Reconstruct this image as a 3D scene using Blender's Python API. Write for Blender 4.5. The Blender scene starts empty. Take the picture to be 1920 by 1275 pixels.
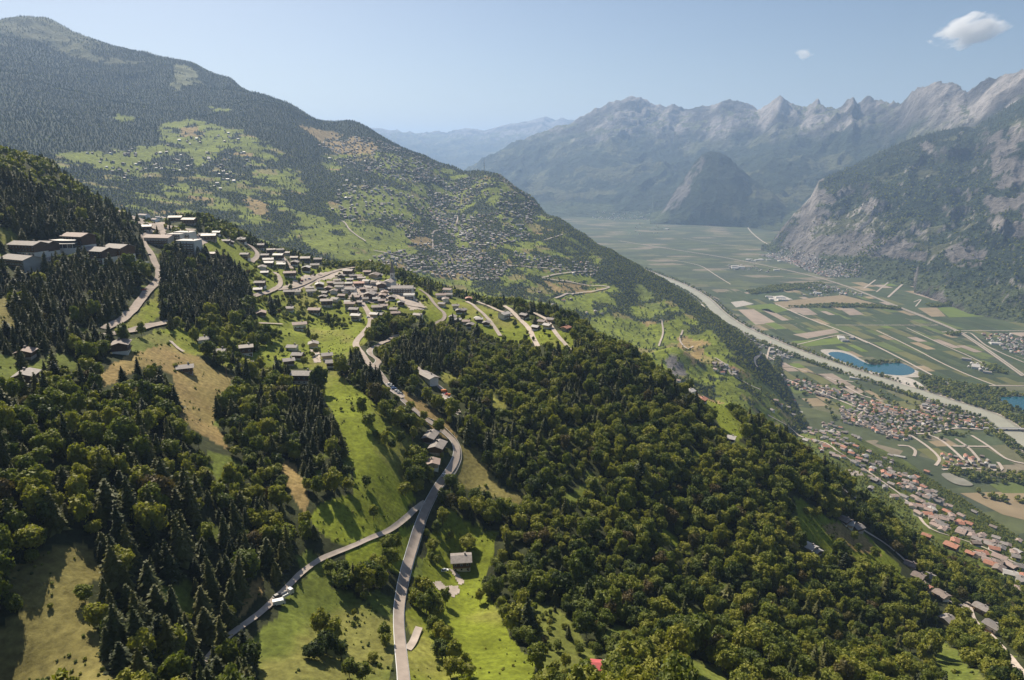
import bpy, math, random
import numpy as np
from math import radians, sin, cos, tan, atan2, pi, sqrt, log, exp
from mathutils import Matrix, Vector

rng = np.random.default_rng(7)
random.seed(7)
scene = bpy.context.scene
COL = scene.collection

# ------------------------------------------------------------------ camera, sky, sun, exposure
H = 800.0                      # height of the helicopter above the valley floor, metres
PITCH = radians(15.0)
F = 1300.0                     # focal length in pixels of the 1920 px wide photograph
cam_d = bpy.data.cameras.new('camera')
cam = bpy.data.objects.new('camera', cam_d)
COL.objects.link(cam)
cam.location = (0, 0, H)
cam.rotation_euler = (radians(90) - PITCH, 0, 0)
cam_d.sensor_width = 36.0
cam_d.lens = 36.0 * F / 1920.0
cam_d.clip_start = 1.0
cam_d.clip_end = 200000.0
scene.camera = cam

SUN_AZ = radians(-32.0)        # left of the viewing direction
SUN_EL = radians(42.0)
world = bpy.data.worlds.new('World')
scene.world = world
world.use_nodes = True
wn = world.node_tree.nodes
sky = wn.new('ShaderNodeTexSky')
sky.sky_type = 'NISHITA'
sky.sun_disc = False
sky.sun_elevation = SUN_EL
sky.sun_rotation = SUN_AZ
sky.altitude = 1200.0
sky.air_density = 1.0
sky.dust_density = 3.0
sky.ozone_density = 1.6
bg = wn['Background']
bg.inputs['Strength'].default_value = 0.056
world.node_tree.links.new(sky.outputs[0], bg.inputs['Color'])

sd = bpy.data.lights.new('sun', 'SUN')
sd.energy = 5.0
sd.angle = radians(0.53)
sd.color = (1.0, 0.90, 0.74)
sun = bpy.data.objects.new('sun', sd)
COL.objects.link(sun)
sdir = Vector((sin(SUN_AZ) * cos(SUN_EL), cos(SUN_AZ) * cos(SUN_EL), sin(SUN_EL)))
sun.rotation_euler = sdir.to_track_quat('Z', 'Y').to_euler()

scene.view_settings.view_transform = 'Standard'
scene.view_settings.look = 'None'
scene.view_settings.exposure = 0.62
scene.view_settings.gamma = 1.0
scene.view_settings.use_curve_mapping = False
scene.cycles.max_bounces = 5
scene.cycles.diffuse_bounces = 2
scene.cycles.glossy_bounces = 2
scene.cycles.transmission_bounces = 3
scene.cycles.volume_bounces = 4
scene.cycles.transparent_max_bounces = 8

# ------------------------------------------------------------------ helpers
def px_ray(u, v):
    u = np.asarray(u, float); v = np.asarray(v, float)
    x = (u - 960.0) / F
    q = (v - 637.5) / F
    y = cos(PITCH) - q * sin(PITCH)
    z = -(q * cos(PITCH) + sin(PITCH))
    h = np.sqrt(x * x + y * y)
    return np.arctan2(x, y), z / h          # azimuth, slope (rise per horizontal metre)

def pz(u, v, R):
    th, s = px_ray(u, v)
    return th, np.log(R), H + s * R

def project(x, y, z):
    dz = z - H
    yy = y * cos(PITCH) - dz * sin(PITCH)   # depth
    zz = y * sin(PITCH) + dz * cos(PITCH)
    return 960 + F * x / yy, 637.5 - F * zz / yy, yy

def _hash(ix, iy, seed):
    h = (ix.astype(np.int64) * 374761393 + iy.astype(np.int64) * 668265263 + seed * 1442695041) & 0xFFFFFFFF
    h = ((h ^ (h >> 13)) * 1274126177) & 0xFFFFFFFF
    return ((h ^ (h >> 16)) & 0xFFFF) / 65535.0

def vnoise(x, y, seed=0):
    x0 = np.floor(x); y0 = np.floor(y)
    fx = x - x0; fy = y - y0
    fx = fx * fx * fx * (fx * (fx * 6 - 15) + 10); fy = fy * fy * fy * (fy * (fy * 6 - 15) + 10)
    a = _hash(x0, y0, seed); b = _hash(x0 + 1, y0, seed)
    c = _hash(x0, y0 + 1, seed); d = _hash(x0 + 1, y0 + 1, seed)
    return (a + (b - a) * fx) * (1 - fy) + (c + (d - c) * fx) * fy

def fbm(x, y, scale, octs=4, seed=0, gain=0.5, ridged=False):
    s = np.zeros_like(x); amp = 1.0; tot = 0.0
    c, sn = cos(0.6), sin(0.6)
    x = x / scale; y = y / scale
    for o in range(octs):
        n = vnoise(x, y, seed + o * 17)
        if ridged:
            n = 1 - np.abs(2 * n - 1)
            n = n * n
        s += n * amp; tot += amp; amp *= gain
        x, y = (c * x - sn * y) * 2.03 + 11.3, (sn * x + c * y) * 2.03 + 5.7
    return s / tot

def smooth(a, b, x):
    t = np.clip((x - a) / (b - a), 0, 1)
    return t * t * (3 - 2 * t)

# ------------------------------------------------------------------ terrain: survey points (pixel, pixel, ground distance) and fitted surfaces
NEAR = [
 (-150,1275,235),(0,1275,240),(400,1275,232),(755,1275,228),(1100,1275,245),(1500,1275,305),(1920,1275,420),(2100,1275,480),
 (0,1420,190),(755,1420,180),(1500,1420,240),(1920,1420,330),
 (865,1060,352),(790,1000,368),(840,870,432),(690,680,565),(700,850,405),(640,960,345),(640,1150,275),
 (300,870,352),(100,950,305),(50,700,455),(232,650,505),(-100,700,430),(-100,950,300),
 (100,460,760),(20,480,720),(-120,470,700),(0,330,880),(-150,300,880),(100,360,930),(200,385,1000),(260,420,1010),(240,560,640),(290,520,720),(280,450,880),(340,410,1060),
 (380,420,1150),(450,441,1150),(560,485,1150),(700,503,1150),(770,522,1120),(860,556,1060),(960,571,1010),(1040,592,950),(1085,618,880),
 (500,500,950),(390,560,720),(600,600,760),(700,560,850),(500,700,540),(400,780,440),(700,620,700),(830,620,780),(960,640,760),
 (950,700,610),(900,870,445),(1100,800,535),(1100,1000,392),(1300,900,530),(1300,1100,395),(1550,1050,530),(1550,1200,400),(1750,1200,500),
 (1180,678,825),(1250,715,800),(1360,770,785),(1470,830,765),(1580,900,760),(1660,980,725),(1750,1060,700),(1850,1120,680),(1920,1180,640),(2050,1250,600),
 (1750,960,1350),(1880,1040,1180),(1650,900,1480),(1560,850,1550),(1980,1090,1080),(1830,1070,900)]
NEARZ = [(1480,790,8),(1500,800,0),(1600,815,0),(1700,865,0),(1800,932,0),(1920,1012,0),(2050,1090,0),(1650,860,70),(1780,950,90)]
MID = [
 (100,330,3000),(100,300,3300),(100,250,3800),(100,200,4500),(100,150,5300),(100,100,6200),(-100,330,3000),(-100,200,4500),(-100,90,6300),
 (400,450,2400),(400,400,2800),(400,350,3200),(400,300,3700),(400,250,4300),(400,200,5100),(400,160,5900),
 (250,400,2600),(250,330,3300),(250,240,4300),(250,160,5600),
 (620,490,2300),(620,440,2700),(620,390,3100),(620,340,3600),(620,300,4100),(620,260,4700),
 (850,560,2300),(850,520,2550),(850,480,2850),(850,440,3200),(850,400,3600),(850,360,4000),(850,330,4250),
 (1000,560,2350),(1000,500,2700),(1000,450,3100),(1000,400,3600),(1100,480,3100),(1100,540,2650),(1100,600,2250),
 (1200,560,2650),(1200,610,2350),(1300,620,2350),(1300,680,2000),(1350,690,1960),(1330,740,1760),(1400,740,1850),(1440,790,1800),
 (1100,650,1950),(1200,680,1800),(1440,700,2300),
 (-200,60,7600),(0,45,7500),(60,38,7500),(110,45,7450),(170,80,7300),(230,97,7100),(280,108,7000),(335,122,6800),(370,122,6700),(440,150,6400),(480,182,6200),(560,210,5900),
 (650,230,5500),(700,245,5300),(740,270,5000),(800,295,4700),(850,310,4500),(900,320,4300),(940,330,4150),(1000,370,3900),(1050,410,3650),
 (1100,440,3500),(1150,470,3350),(1200,500,3200),(1250,530,3050),(1300,565,2900),(1350,600,2700),(1400,640,2550),(1425,658,2480)]
MIDZ = [(1440,650,0),(1450,680,0),(1480,740,0),(1500,780,0),(1520,810,0)]

MID = MID[:-29] + [(u, v + float(np.interp(u, [0, 60, 110, 170, 335, 370, 440, 480, 560, 620, 740, 800], [27, 24, 17, 26, 20, 10, 9, 20, 22, 14, 10, 3])), R) for u, v, R in MID[-29:]]
def floorR(u, v):
    th, s = px_ray(u, v)
    return -H / s

def build_rbf(pts, c=0.03):
    P = np.array([(p[0] * 3.0, p[1]) for p in pts]); Z = np.array([p[2] for p in pts])
    # drop near-duplicates
    D = np.sqrt(((P[:, None] - P[None]) ** 2).sum(-1) + c * c)
    n = len(P)
    A = np.zeros((n + 3, n + 3)); A[:n, :n] = D + np.eye(n) * -0.002
    A[:n, n] = 1; A[:n, n + 1:] = P; A[n, :n] = 1; A[n + 1:, :n] = P.T
    w = np.linalg.solve(A, np.concatenate([Z, np.zeros(3)]))
    def f(th, L):
        sh = th.shape; q = np.stack([th.ravel() * 3.0, L.ravel()], 1)
        out = w[n] + q @ w[n + 1:]
        for i in range(n):
            out += w[i] * np.sqrt((q[:, 0] - P[i, 0]) ** 2 + (q[:, 1] - P[i, 1]) ** 2 + c * c)
        return out.reshape(sh)
    return f

def pts_from(lst, lz):
    out = []
    for u, v, R in lst:
        a, b, c = pz(u, v, R); out.append((float(a), float(b), float(c)))
    for u, v, z in lz:
        th, s = px_ray(u, v)
        R = (z - H) / s
        out.append((float(th), float(log(R)), float(z)))
    return out

near_p = pts_from(NEAR, NEARZ)
# the back of the near hill: falls away behind its crest into the side valley
for (u, v, R) in [(-150,300,880),(0,330,880),(100,360,930),(200,385,1000),(260,420,1010),(340,410,1060),(380,420,1150),(450,441,1150),(560,485,1150),(700,503,1150),(770,522,1120),
                  (860,556,1060),(960,571,1010),(1040,592,950),(1085,618,880),(1180,678,825),(1250,715,800)]:
    a, b, c = pz(u, v, R)
    near_p.append((float(a), float(b) + log(1.22), float(c) - 130 if u > 150 else float(c) + 10))
    near_p.append((float(a), float(b) + log(1.6), float(c) - 380))
for (u, v, R) in [(1360,770,785),(1470,830,765),(1580,900,760)]:
    a, b, c = pz(u, v, R)
    near_p.append((float(a), float(b) + log(1.35), float(c) - 230))
near_p += [(radians(28), log(2400.), -120.), (radians(36), log(2300.), -150.), (radians(44), log(2300.), -150.), (radians(20), log(2400.), -200.), (radians(12), log(2000.), -150)]
mid_p = pts_from(MID, MIDZ)
for (u, v, R) in MID[-29:]:
    a, b, c = pz(u, v, R)
    drop = 260 + 0.10 * R if u < 700 else 330
    mid_p.append((float(a), float(b) + log(1.16), float(c) - drop))
    mid_p.append((float(a), float(b) + log(1.45), float(c) - drop * 2.4))
for dg in (-44, -30, -15, 0, 8):
    mid_p.append((radians(dg), log(1700.), 330.))
mid_p += [(radians(24), log(2700.), -150.), (radians(26), log(2100.), -100.)]
f_near = build_rbf(near_p)
f_mid = build_rbf(mid_p)

def tab(lst):
    th = np.array([float(px_ray(u, v)[0]) for u, v, R in lst])
    z = np.array([float(H + px_ray(u, v)[1] * R) for u, v, R in lst])
    R = np.array([float(r) for _, _, r in lst])
    return th, z, R

# far mountain chains: skyline survey (pixel, pixel, distance) and distance of the foot
CH = {}
CH['main_range'] = dict(ridge=[(820,345,12500),(860,328,12700),(900,300,13000),(950,272,13500),(1000,250,13800),(1040,238,14000),(1080,226,14000),(1110,207,14000),(1150,190,14000),(1185,177,14000),(1203,182,14000),(1232,196,14000),
    (1250,201,14000),(1265,193,14000),(1285,204,14000),(1330,197,14000),(1355,188,13800),(1385,188,13600),(1420,204,13400),(1442,192,13200),(1462,176,13000),(1480,190,13000),
    (1510,198,12800),(1528,188,12700),(1550,201,12500),(1575,199,12300),(1590,184,12300),(1600,175,12200),(1608,192,12200),(1618,184,12200),(1626,178,12200),(1640,190,12000),(1665,188,11800),(1690,190,11500),
    (1720,165,11000),(1755,148,10800),(1790,155,10500),(1812,166,10200),(1850,143,10000),(1890,137,9700),(1920,131,9500),(1990,112,9300),(2100,100,9200)],
    foot=[(-10,9000),(0,9300),(8,9300),(14,9000),(20,8200),(26,7400),(33,6500),(50,5500)], p=1.15, amp=330, sc=1500, seed=31, back=0.45)
CH['far_range'] = dict(ridge=[(640,238,25000),(720,243,25000),(760,248,25000),(775,250,25000),(800,247,25500),(835,247,26000),(850,242,26000),(880,241,26000),(905,247,26000),(930,237,26000),(957,231,26000),(980,230,26000),(1005,224,26500),
    (1025,217,26500),(1042,224,26500),(1052,220,26500),(1075,224,26500),(1120,226,26500),(1200,230,26500)],
    foot=[(-20,17000),(12,17000)], p=1.0, amp=420, sc=2200, seed=57, back=0.5)
CH['haze_ridge'] = dict(ridge=[(640,240,18500),(700,250,18500),(740,268,18000),(800,292,18000),(850,312,17500),(900,335,17000),(960,350,17000)],
    foot=[(-20,13500),(5,13500)], p=1.1, amp=150, sc=1600, seed=77, back=0.4)
CH['forest_plateau'] = dict(ridge=[(1240,352,10600),(1300,330,10600),(1360,305,10600),(1420,290,10600),(1480,278,10600),(1540,292,10600),(1590,312,10600),(1640,290,10700),(1700,268,10700),(1800,250,10600),(1900,240,10500)],
    foot=[(8,8900),(14,8600),(20,8300),(26,8000),(34,7400)], p=0.85, amp=170, sc=900, seed=91, back=0.1)
CH['cone_hill'] = dict(ridge=[(1232,402,9000),(1246,388,9000),(1262,362,9100),(1285,330,9200),(1303,302,9300),(1318,287,9300),(1332,282,9300),(1350,284,9300),(1368,294,9300),(1388,315,9200),(1410,334,9200),(1432,350,9100),(1450,360,9000),(1468,378,8900),(1486,398,8800)],
    foot=[(12,8500),(20,8300)], p=0.62, amp=60, sc=420, seed=13, back=0.9, edge=True)
CH['right_massif'] = dict(ridge=[(1442,458,6500),(1452,446,6550),(1468,425,6600),(1490,398,6650),(1520,370,6750),(1535,340,6850),(1560,326,7000),(1600,309,7200),(1650,284,7400),(1720,256,7700),(1790,240,8000),(1830,236,8200),(1880,205,8400),(1920,180,8500),(2000,150,8600),(2100,120,8700)],
    foot=[(19,6420),(21,6150),(24,5500),(27.5,5150),(30,5000),(34,4800),(50,4500)], p=0.80, amp=150, sc=800, seed=23, back=0.6, edge=True)
CH['right_spur'] = dict(ridge=[(1738,497,5000),(1752,482,5050),(1775,466,5150),(1810,450,5300),(1850,440,5500),(1890,425,5700),(1920,415,5800),(2000,390,6000),(2100,360,6000)],
    foot=[(28,4960),(31,4680),(34,4250),(37,4150),(50,3900)], p=0.75, amp=80, sc=420, seed=41, back=0.1, edge=True)

def chain(name, th, L, x, y):
    c = CH[name]
    rt, rz, rR = tab(c['ridge'])
    ft = np.radians([a for a, _ in c['foot']]); fR = np.array([b for _, b in c['foot']], float)
    rq = np.linspace(rt[0], rt[-1], 400); zq = np.interp(rq, rt, rz); kw = 60
    zs_ = np.convolve(np.pad(zq, kw, mode='edge'), np.ones(2 * kw + 1) / (2 * kw + 1), 'valid') if not c.get('edge') else zq
    Rr = np.interp(th, rt, rR); Rf = np.interp(th, ft, fR)
    R = np.exp(L)
    t0 = np.clip((R - Rf) / np.maximum(Rr - Rf, 30), 0, 1)
    thw = th + (1 - t0) ** 0.8 * 0.05 * (0 if c.get('edge') else 1) * (fbm(x, y, 2600, 3, c['seed'] + 21) - 0.5) * 4
    mixw = smooth(0.35, 0.93, t0)
    zr = np.interp(thw, rt, rz) * mixw + np.interp(thw, rq, zs_) * (1 - mixw)
    wx = x + 0.4 * c['sc'] * (fbm(x, y, c['sc'] * 0.7, 3, c['seed'] + 5) - 0.5) * 2
    wy = y + 0.4 * c['sc'] * (fbm(x, y, c['sc'] * 0.7, 3, c['seed'] + 9) - 0.5) * 2
    t = (R - Rf) / np.maximum(Rr - Rf, 30)
    tt = t + 0.16 * (fbm(wx, wy, c['sc'] * 1.3, 3, c['seed'] + 3) - 0.5) * np.clip(t * (1 - t) * 4, 0, 1)
    tc = np.clip(tt, 0, 1)
    front = zr * (tc ** c['p'])
    back = zr - (R - Rr) * c['back']
    z = np.where(t <= 1, front, back)
    rn = fbm(wx, wy, c['sc'], 7, c['seed'], 0.55, ridged=True) - 0.42
    env = np.where(t <= 1, np.clip(t * 5, 0, 1) * (0.10 + 0.90 * np.clip((1 - t) * 3.2, 0, 1)), np.clip((t - 1) * 2 + .16, 0, 1))
    if c.get('edge'):
        env = env * smooth(0, 160, zr)
    z = z + c['amp'] * rn * env
    if not c.get('edge'):
        z = z + c['amp'] * .36 * (fbm(x, y, c['sc'] * .24, 5, c['seed'] + 40, .6, True) - .45) * smooth(.25, .8, t)
    else:
        z = z + c['amp'] * .55 * (fbm(wx * 1.0, wy * 1.0, c['sc'] * .3, 5, c['seed'] + 44, .6, True) - .42) * np.clip(t * 6, 0, 1) * smooth(60, 260, zr) * np.clip((1.05 - t) * 5, .15, 1)
    z = np.where(th < rt[0] - 0.01, -400 - 3000 * (rt[0] - th), z)
    if rt[-1] < radians(30):
        z = np.where(th > rt[-1] + 0.01, -400, z)
    return np.where(t < -0.02, -300, z)

TERR = ['near_hillside', 'village_mountain', 'main_range', 'far_range', 'haze_ridge', 'forest_plateau', 'cone_hill', 'right_massif', 'right_spur']
TMAX = radians(43.5)
def heights(th, L):
    R = np.exp(L); x = R * np.sin(th); y = R * np.cos(th)
    tc = np.clip(th, -TMAX, TMAX)
    zs = []
    n = f_near(tc, L)
    n = n + np.where(R < 2400, 1, 0) * ((fbm(x, y, 55, 4, 3) - 0.5) * 7 + (fbm(x, y, 9, 2, 8) - .5) * .8) * smooth(150, 330, R)
    n = np.where(L > log(2500), -400, n)
    zs.append(n)
    m = f_mid(tc, L)
    far = smooth(2300, 5200, R)
    m = m + (fbm(x, y, 500, 6, 5, 0.52, True) - 0.42) * (22 + 34 * far * smooth(750, 1100, m)) + (fbm(x, y, 160, 4, 6) - 0.5) * 14
    # the gorge with its dark cliff behind the forest edge
    gx, gy = 2000 * sin(px_ray(1262, 690)[0]), 2000 * cos(px_ray(1262, 690)[0])
    m = m + 55 * np.exp(-(((x - gx) / 70) ** 2 + ((y - gy + 60) / 60) ** 2))
    m = np.where((L < log(1500)) | (L > log(11000)), -400, m)
    zs.append(m)
    for nme in TERR[2:]:
        zs.append(chain(nme, tc, L, x, y) if R.max() > 3800 else np.full_like(x, -400.))
    Z = np.stack(zs)
    k = Z.argmax(0)
    return x, y, Z.max(0), k

NT, NL = 900, 900
ths = np.linspace(-TMAX, TMAX, NT)
Lb = np.concatenate([np.linspace(log(150.), log(2400.), 330, endpoint=False), np.linspace(log(2400.), log(9500.), 300, endpoint=False), np.linspace(log(9500.), log(30000.), NL - 630)])
TH, LL = np.meshgrid(ths, Lb)
GX, GY, GZ, GK = heights(TH, LL)

def zt(th, L):
    th = np.asarray(th, float); L = np.asarray(L, float)
    a = np.clip((th + TMAX) / (2 * TMAX) * (NT - 1), 0, NT - 1.001)
    b = np.clip(np.interp(L, Lb, np.arange(NL)), 0, NL - 1.001)
    i = a.astype(int); j = b.astype(int); fa = a - i; fb = b - j
    z = (GZ[j, i] * (1 - fa) + GZ[j, i + 1] * fa) * (1 - fb) + (GZ[j + 1, i] * (1 - fa) + GZ[j + 1, i + 1] * fa) * fb
    return np.maximum(z, 0.0)

def ground(x, y):
    x = np.asarray(x, float); y = np.asarray(y, float)
    return zt(np.arctan2(x, y), np.log(np.maximum(np.hypot(x, y), 151)))

_marchL = np.linspace(log(160.), log(29000.), 2600)
def hit(u, v, rmin=160.0, rmax=1e9):
    """point of the ground seen at photo pixel (u, v)"""
    u = np.atleast_1d(np.asarray(u, float)); v = np.atleast_1d(np.asarray(v, float))
    th, s = px_ray(u, v)
    X = np.empty((len(u), 3))
    for i in range(len(u)):
        ML = _marchL[(_marchL >= log(rmin))]
        zz = zt(np.full(ML.shape, th[i]), ML)
        rz = H + s[i] * np.exp(ML)
        k = np.argmax(rz <= zz)
        if rz[k] > zz[k]: k = len(ML) - 1
        if k > 0:
            d0 = rz[k - 1] - zz[k - 1]; d1 = rz[k] - zz[k]
            f = d0 / (d0 - d1) if d0 != d1 else 0
            Lx = ML[k - 1] + (ML[k] - ML[k - 1]) * np.clip(f, 0, 1)
        else: Lx = ML[0]
        R = exp(Lx)
        X[i] = (R * sin(th[i]), R * cos(th[i]), float(zt(th[i], Lx)))
    return X

def hitflat(u, v, z=0.0):
    u = np.atleast_1d(np.asarray(u, float)); v = np.atleast_1d(np.asarray(v, float))
    th, s = px_ray(u, v)
    R = np.minimum((z - H) / s, 20000)
    return np.stack([R * np.sin(th), R * np.cos(th), np.full_like(R, z)], 1)

def dens(poly, step=25):
    out = []
    n = len(poly)
    for i in range(n):
        a = poly[i]; b = poly[(i + 1) % n]
        k = max(1, int(math.hypot(b[0] - a[0], b[1] - a[1]) / step))
        for j in range(k): out.append((a[0] + (b[0] - a[0]) * j / k, a[1] + (b[1] - a[1]) * j / k))
    return np.array(out, float)

def wpoly(poly, flat=False, rmin=160.0):
    d = dens(poly)
    return (hitflat(d[:, 0], d[:, 1]) if flat else hit(d[:, 0], d[:, 1], rmin))[:, :2]

def inside(P, x, y):
    """points (x, y) in polygon P (world metres)"""
    x = np.asarray(x); y = np.asarray(y)
    res = np.zeros(x.shape, bool)
    bb = (x >= P[:, 0].min()) & (x <= P[:, 0].max()) & (y >= P[:, 1].min()) & (y <= P[:, 1].max())
    xs = x[bb]; ys = y[bb]; r = np.zeros(xs.shape, bool)
    j = len(P) - 1
    for i in range(len(P)):
        xi, yi = P[i]; xj, yj = P[j]
        if yi != yj:
            c = ((yi > ys) != (yj > ys)) & (xs < (xj - xi) * (ys - yi) / (yj - yi) + xi)
            r ^= c
        j = i
    res[bb] = r
    return res

# ------------------------------------------------------------------ materials
def mat(name, color=(.5, .5, .5), rough=0.8, spec=0.3, noise=None, bump=None, metallic=0.0):
    m = bpy.data.materials.new(name); m.use_nodes = True
    nt = m.node_tree; N = nt.nodes; K = nt.links
    b = N['Principled BSDF']
    b.inputs['Base Color'].default_value = (*color, 1)
    b.inputs['Roughness'].default_value = rough
    b.inputs['Metallic'].default_value = metallic
    b.inputs['Specular IOR Level'].default_value = spec
    if noise:
        sc_, amt = noise
        g = N.new('ShaderNodeNewGeometry')
        t = N.new('ShaderNodeTexNoise'); t.inputs['Scale'].default_value = sc_; t.inputs['Detail'].default_value = 5
        K.new(g.outputs['Position'], t.inputs['Vector'])
        mr = N.new('ShaderNodeMapRange'); mr.inputs['From Min'].default_value = .3; mr.inputs['From Max'].default_value = .7
        mr.inputs['To Min'].default_value = 1 - amt; mr.inputs['To Max'].default_value = 1 + amt
        K.new(t.outputs['Fac'], mr.inputs['Value'])
        oi = N.new('ShaderNodeObjectInfo')
        mo = N.new('ShaderNodeMath'); mo.operation = 'MULTIPLY_ADD'
        mo.inputs[1].default_value = amt * 1.2; mo.inputs[2].default_value = 1 - amt * .6
        K.new(oi.outputs['Random'], mo.inputs[0])
        m2 = N.new('ShaderNodeMath'); m2.operation = 'MULTIPLY'
        K.new(mr.outputs[0], m2.inputs[0]); K.new(mo.outputs[0], m2.inputs[1])
        vm = N.new('ShaderNodeVectorMath'); vm.operation = 'SCALE'
        vm.inputs[0].default_value = color
        K.new(m2.outputs[0], vm.inputs['Scale'])
        K.new(vm.outputs[0], b.inputs['Base Color'])
        if bump:
            bp = N.new('ShaderNodeBump'); bp.inputs['Strength'].default_value = 0.6; bp.inputs['Distance'].default_value = bump
            K.new(t.outputs['Fac'], bp.inputs['Height']); K.new(bp.outputs[0], b.inputs['Normal'])
    return m

def terrain_mat(name, sc1, bumpd, sc2, contour=False):
    m = bpy.data.materials.new(name); m.use_nodes = True
    nt = m.node_tree; N = nt.nodes; K = nt.links
    b = N['Principled BSDF']; b.inputs['Roughness'].default_value = 0.95; b.inputs['Specular IOR Level'].default_value = 0.12
    a = N.new('ShaderNodeAttribute'); a.attribute_name = 'cover'
    g = N.new('ShaderNodeNewGeometry')
    t = N.new('ShaderNodeTexNoise'); t.inputs['Scale'].default_value = sc1; t.inputs['Detail'].default_value = 6; t.inputs['Roughness'].default_value = .65
    K.new(g.outputs['Position'], t.inputs['Vector'])
    t2 = N.new('ShaderNodeTexNoise'); t2.inputs['Scale'].default_value = sc2; t2.inputs['Detail'].default_value = 3
    K.new(g.outputs['Position'], t2.inputs['Vector'])
    mr = N.new('ShaderNodeMapRange'); mr.inputs['From Min'].default_value = .3; mr.inputs['From Max'].default_value = .7
    mr.inputs['To Min'].default_value = .62; mr.inputs['To Max'].default_value = 1.38
    K.new(t.outputs['Fac'], mr.inputs['Value'])
    mr2 = N.new('ShaderNodeMapRange'); mr2.inputs['From Min'].default_value = .3; mr2.inputs['From Max'].default_value = .7
    mr2.inputs['To Min'].default_value = .8; mr2.inputs['To Max'].default_value = 1.2
    K.new(t2.outputs['Fac'], mr2.inputs['Value'])
    mm = N.new('ShaderNodeMath'); mm.operation = 'MULTIPLY'; K.new(mr.outputs[0], mm.inputs[0]); K.new(mr2.outputs[0], mm.inputs[1])
    vm = N.new('ShaderNodeVectorMath'); vm.operation = 'SCALE'; K.new(a.outputs['Color'], vm.inputs[0]); K.new(mm.outputs[0], vm.inputs['Scale'])
    if contour:      # cattle paths and mowing swaths running along the slope
        wv = N.new('ShaderNodeTexWave'); wv.bands_direction = 'Z'; wv.inputs['Scale'].default_value = .16; wv.inputs['Distortion'].default_value = 9; wv.inputs['Detail'].default_value = 4; wv.inputs['Detail Scale'].default_value = .12
        K.new(g.outputs['Position'], wv.inputs['Vector'])
        wr = N.new('ShaderNodeMapRange'); wr.inputs['To Min'].default_value = .93; wr.inputs['To Max'].default_value = 1.05; K.new(wv.outputs['Fac'], wr.inputs['Value'])
        v3 = N.new('ShaderNodeVectorMath'); v3.operation = 'SCALE'; K.new(vm.outputs[0], v3.inputs[0]); K.new(wr.outputs[0], v3.inputs['Scale']); vm = v3
    K.new(vm.outputs[0], b.inputs['Base Color'])
    bp = N.new('ShaderNodeBump'); bp.inputs['Strength'].default_value = .8; bp.inputs['Distance'].default_value = bumpd
    K.new(t.outputs['Fac'], bp.inputs['Height']); K.new(bp.outputs[0], b.inputs['Normal'])
    return m

def tag(o, label=None, cat=None, group=None, kind=None):
    if label: o['label'] = label
    if cat: o['category'] = cat
    if group: o['group'] = group
    if kind: o['kind'] = kind
    return o

def mesh_np(name, V, Fc, mats=None, smooth_=False, cols=None, midx=None, quads=None):
    me = bpy.data.meshes.new(name)
    V = np.asarray(V, np.float32); Fc = np.asarray(Fc, np.int32)
    k = Fc.shape[1]
    me.vertices.add(len(V)); me.vertices.foreach_set('co', V.ravel())
    me.loops.add(Fc.size); me.loops.foreach_set('vertex_index', Fc.ravel())
    me.polygons.add(len(Fc)); me.polygons.foreach_set('loop_start', np.arange(0, Fc.size, k, dtype=np.int32))
    me.polygons.foreach_set('use_smooth', np.full(len(Fc), bool(smooth_)))
    if midx is not None: me.polygons.foreach_set('material_index', np.asarray(midx, np.int32))
    me.update(calc_edges=True); me.validate()
    if cols is not None:
        at = me.attributes.new('cover', 'FLOAT_COLOR', 'POINT')
        c4 = np.ones((len(V), 4), np.float32); c4[:, :3] = cols
        at.data.foreach_set('color', c4.ravel())
    for m in (mats or []): me.materials.append(m)
    return me

def obj(name, me, parent=None, loc=None):
    o = bpy.data.objects.new(name, me); COL.objects.link(o)
    if parent is not None: o.parent = parent
    if loc is not None: o.location = loc
    return o
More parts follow.
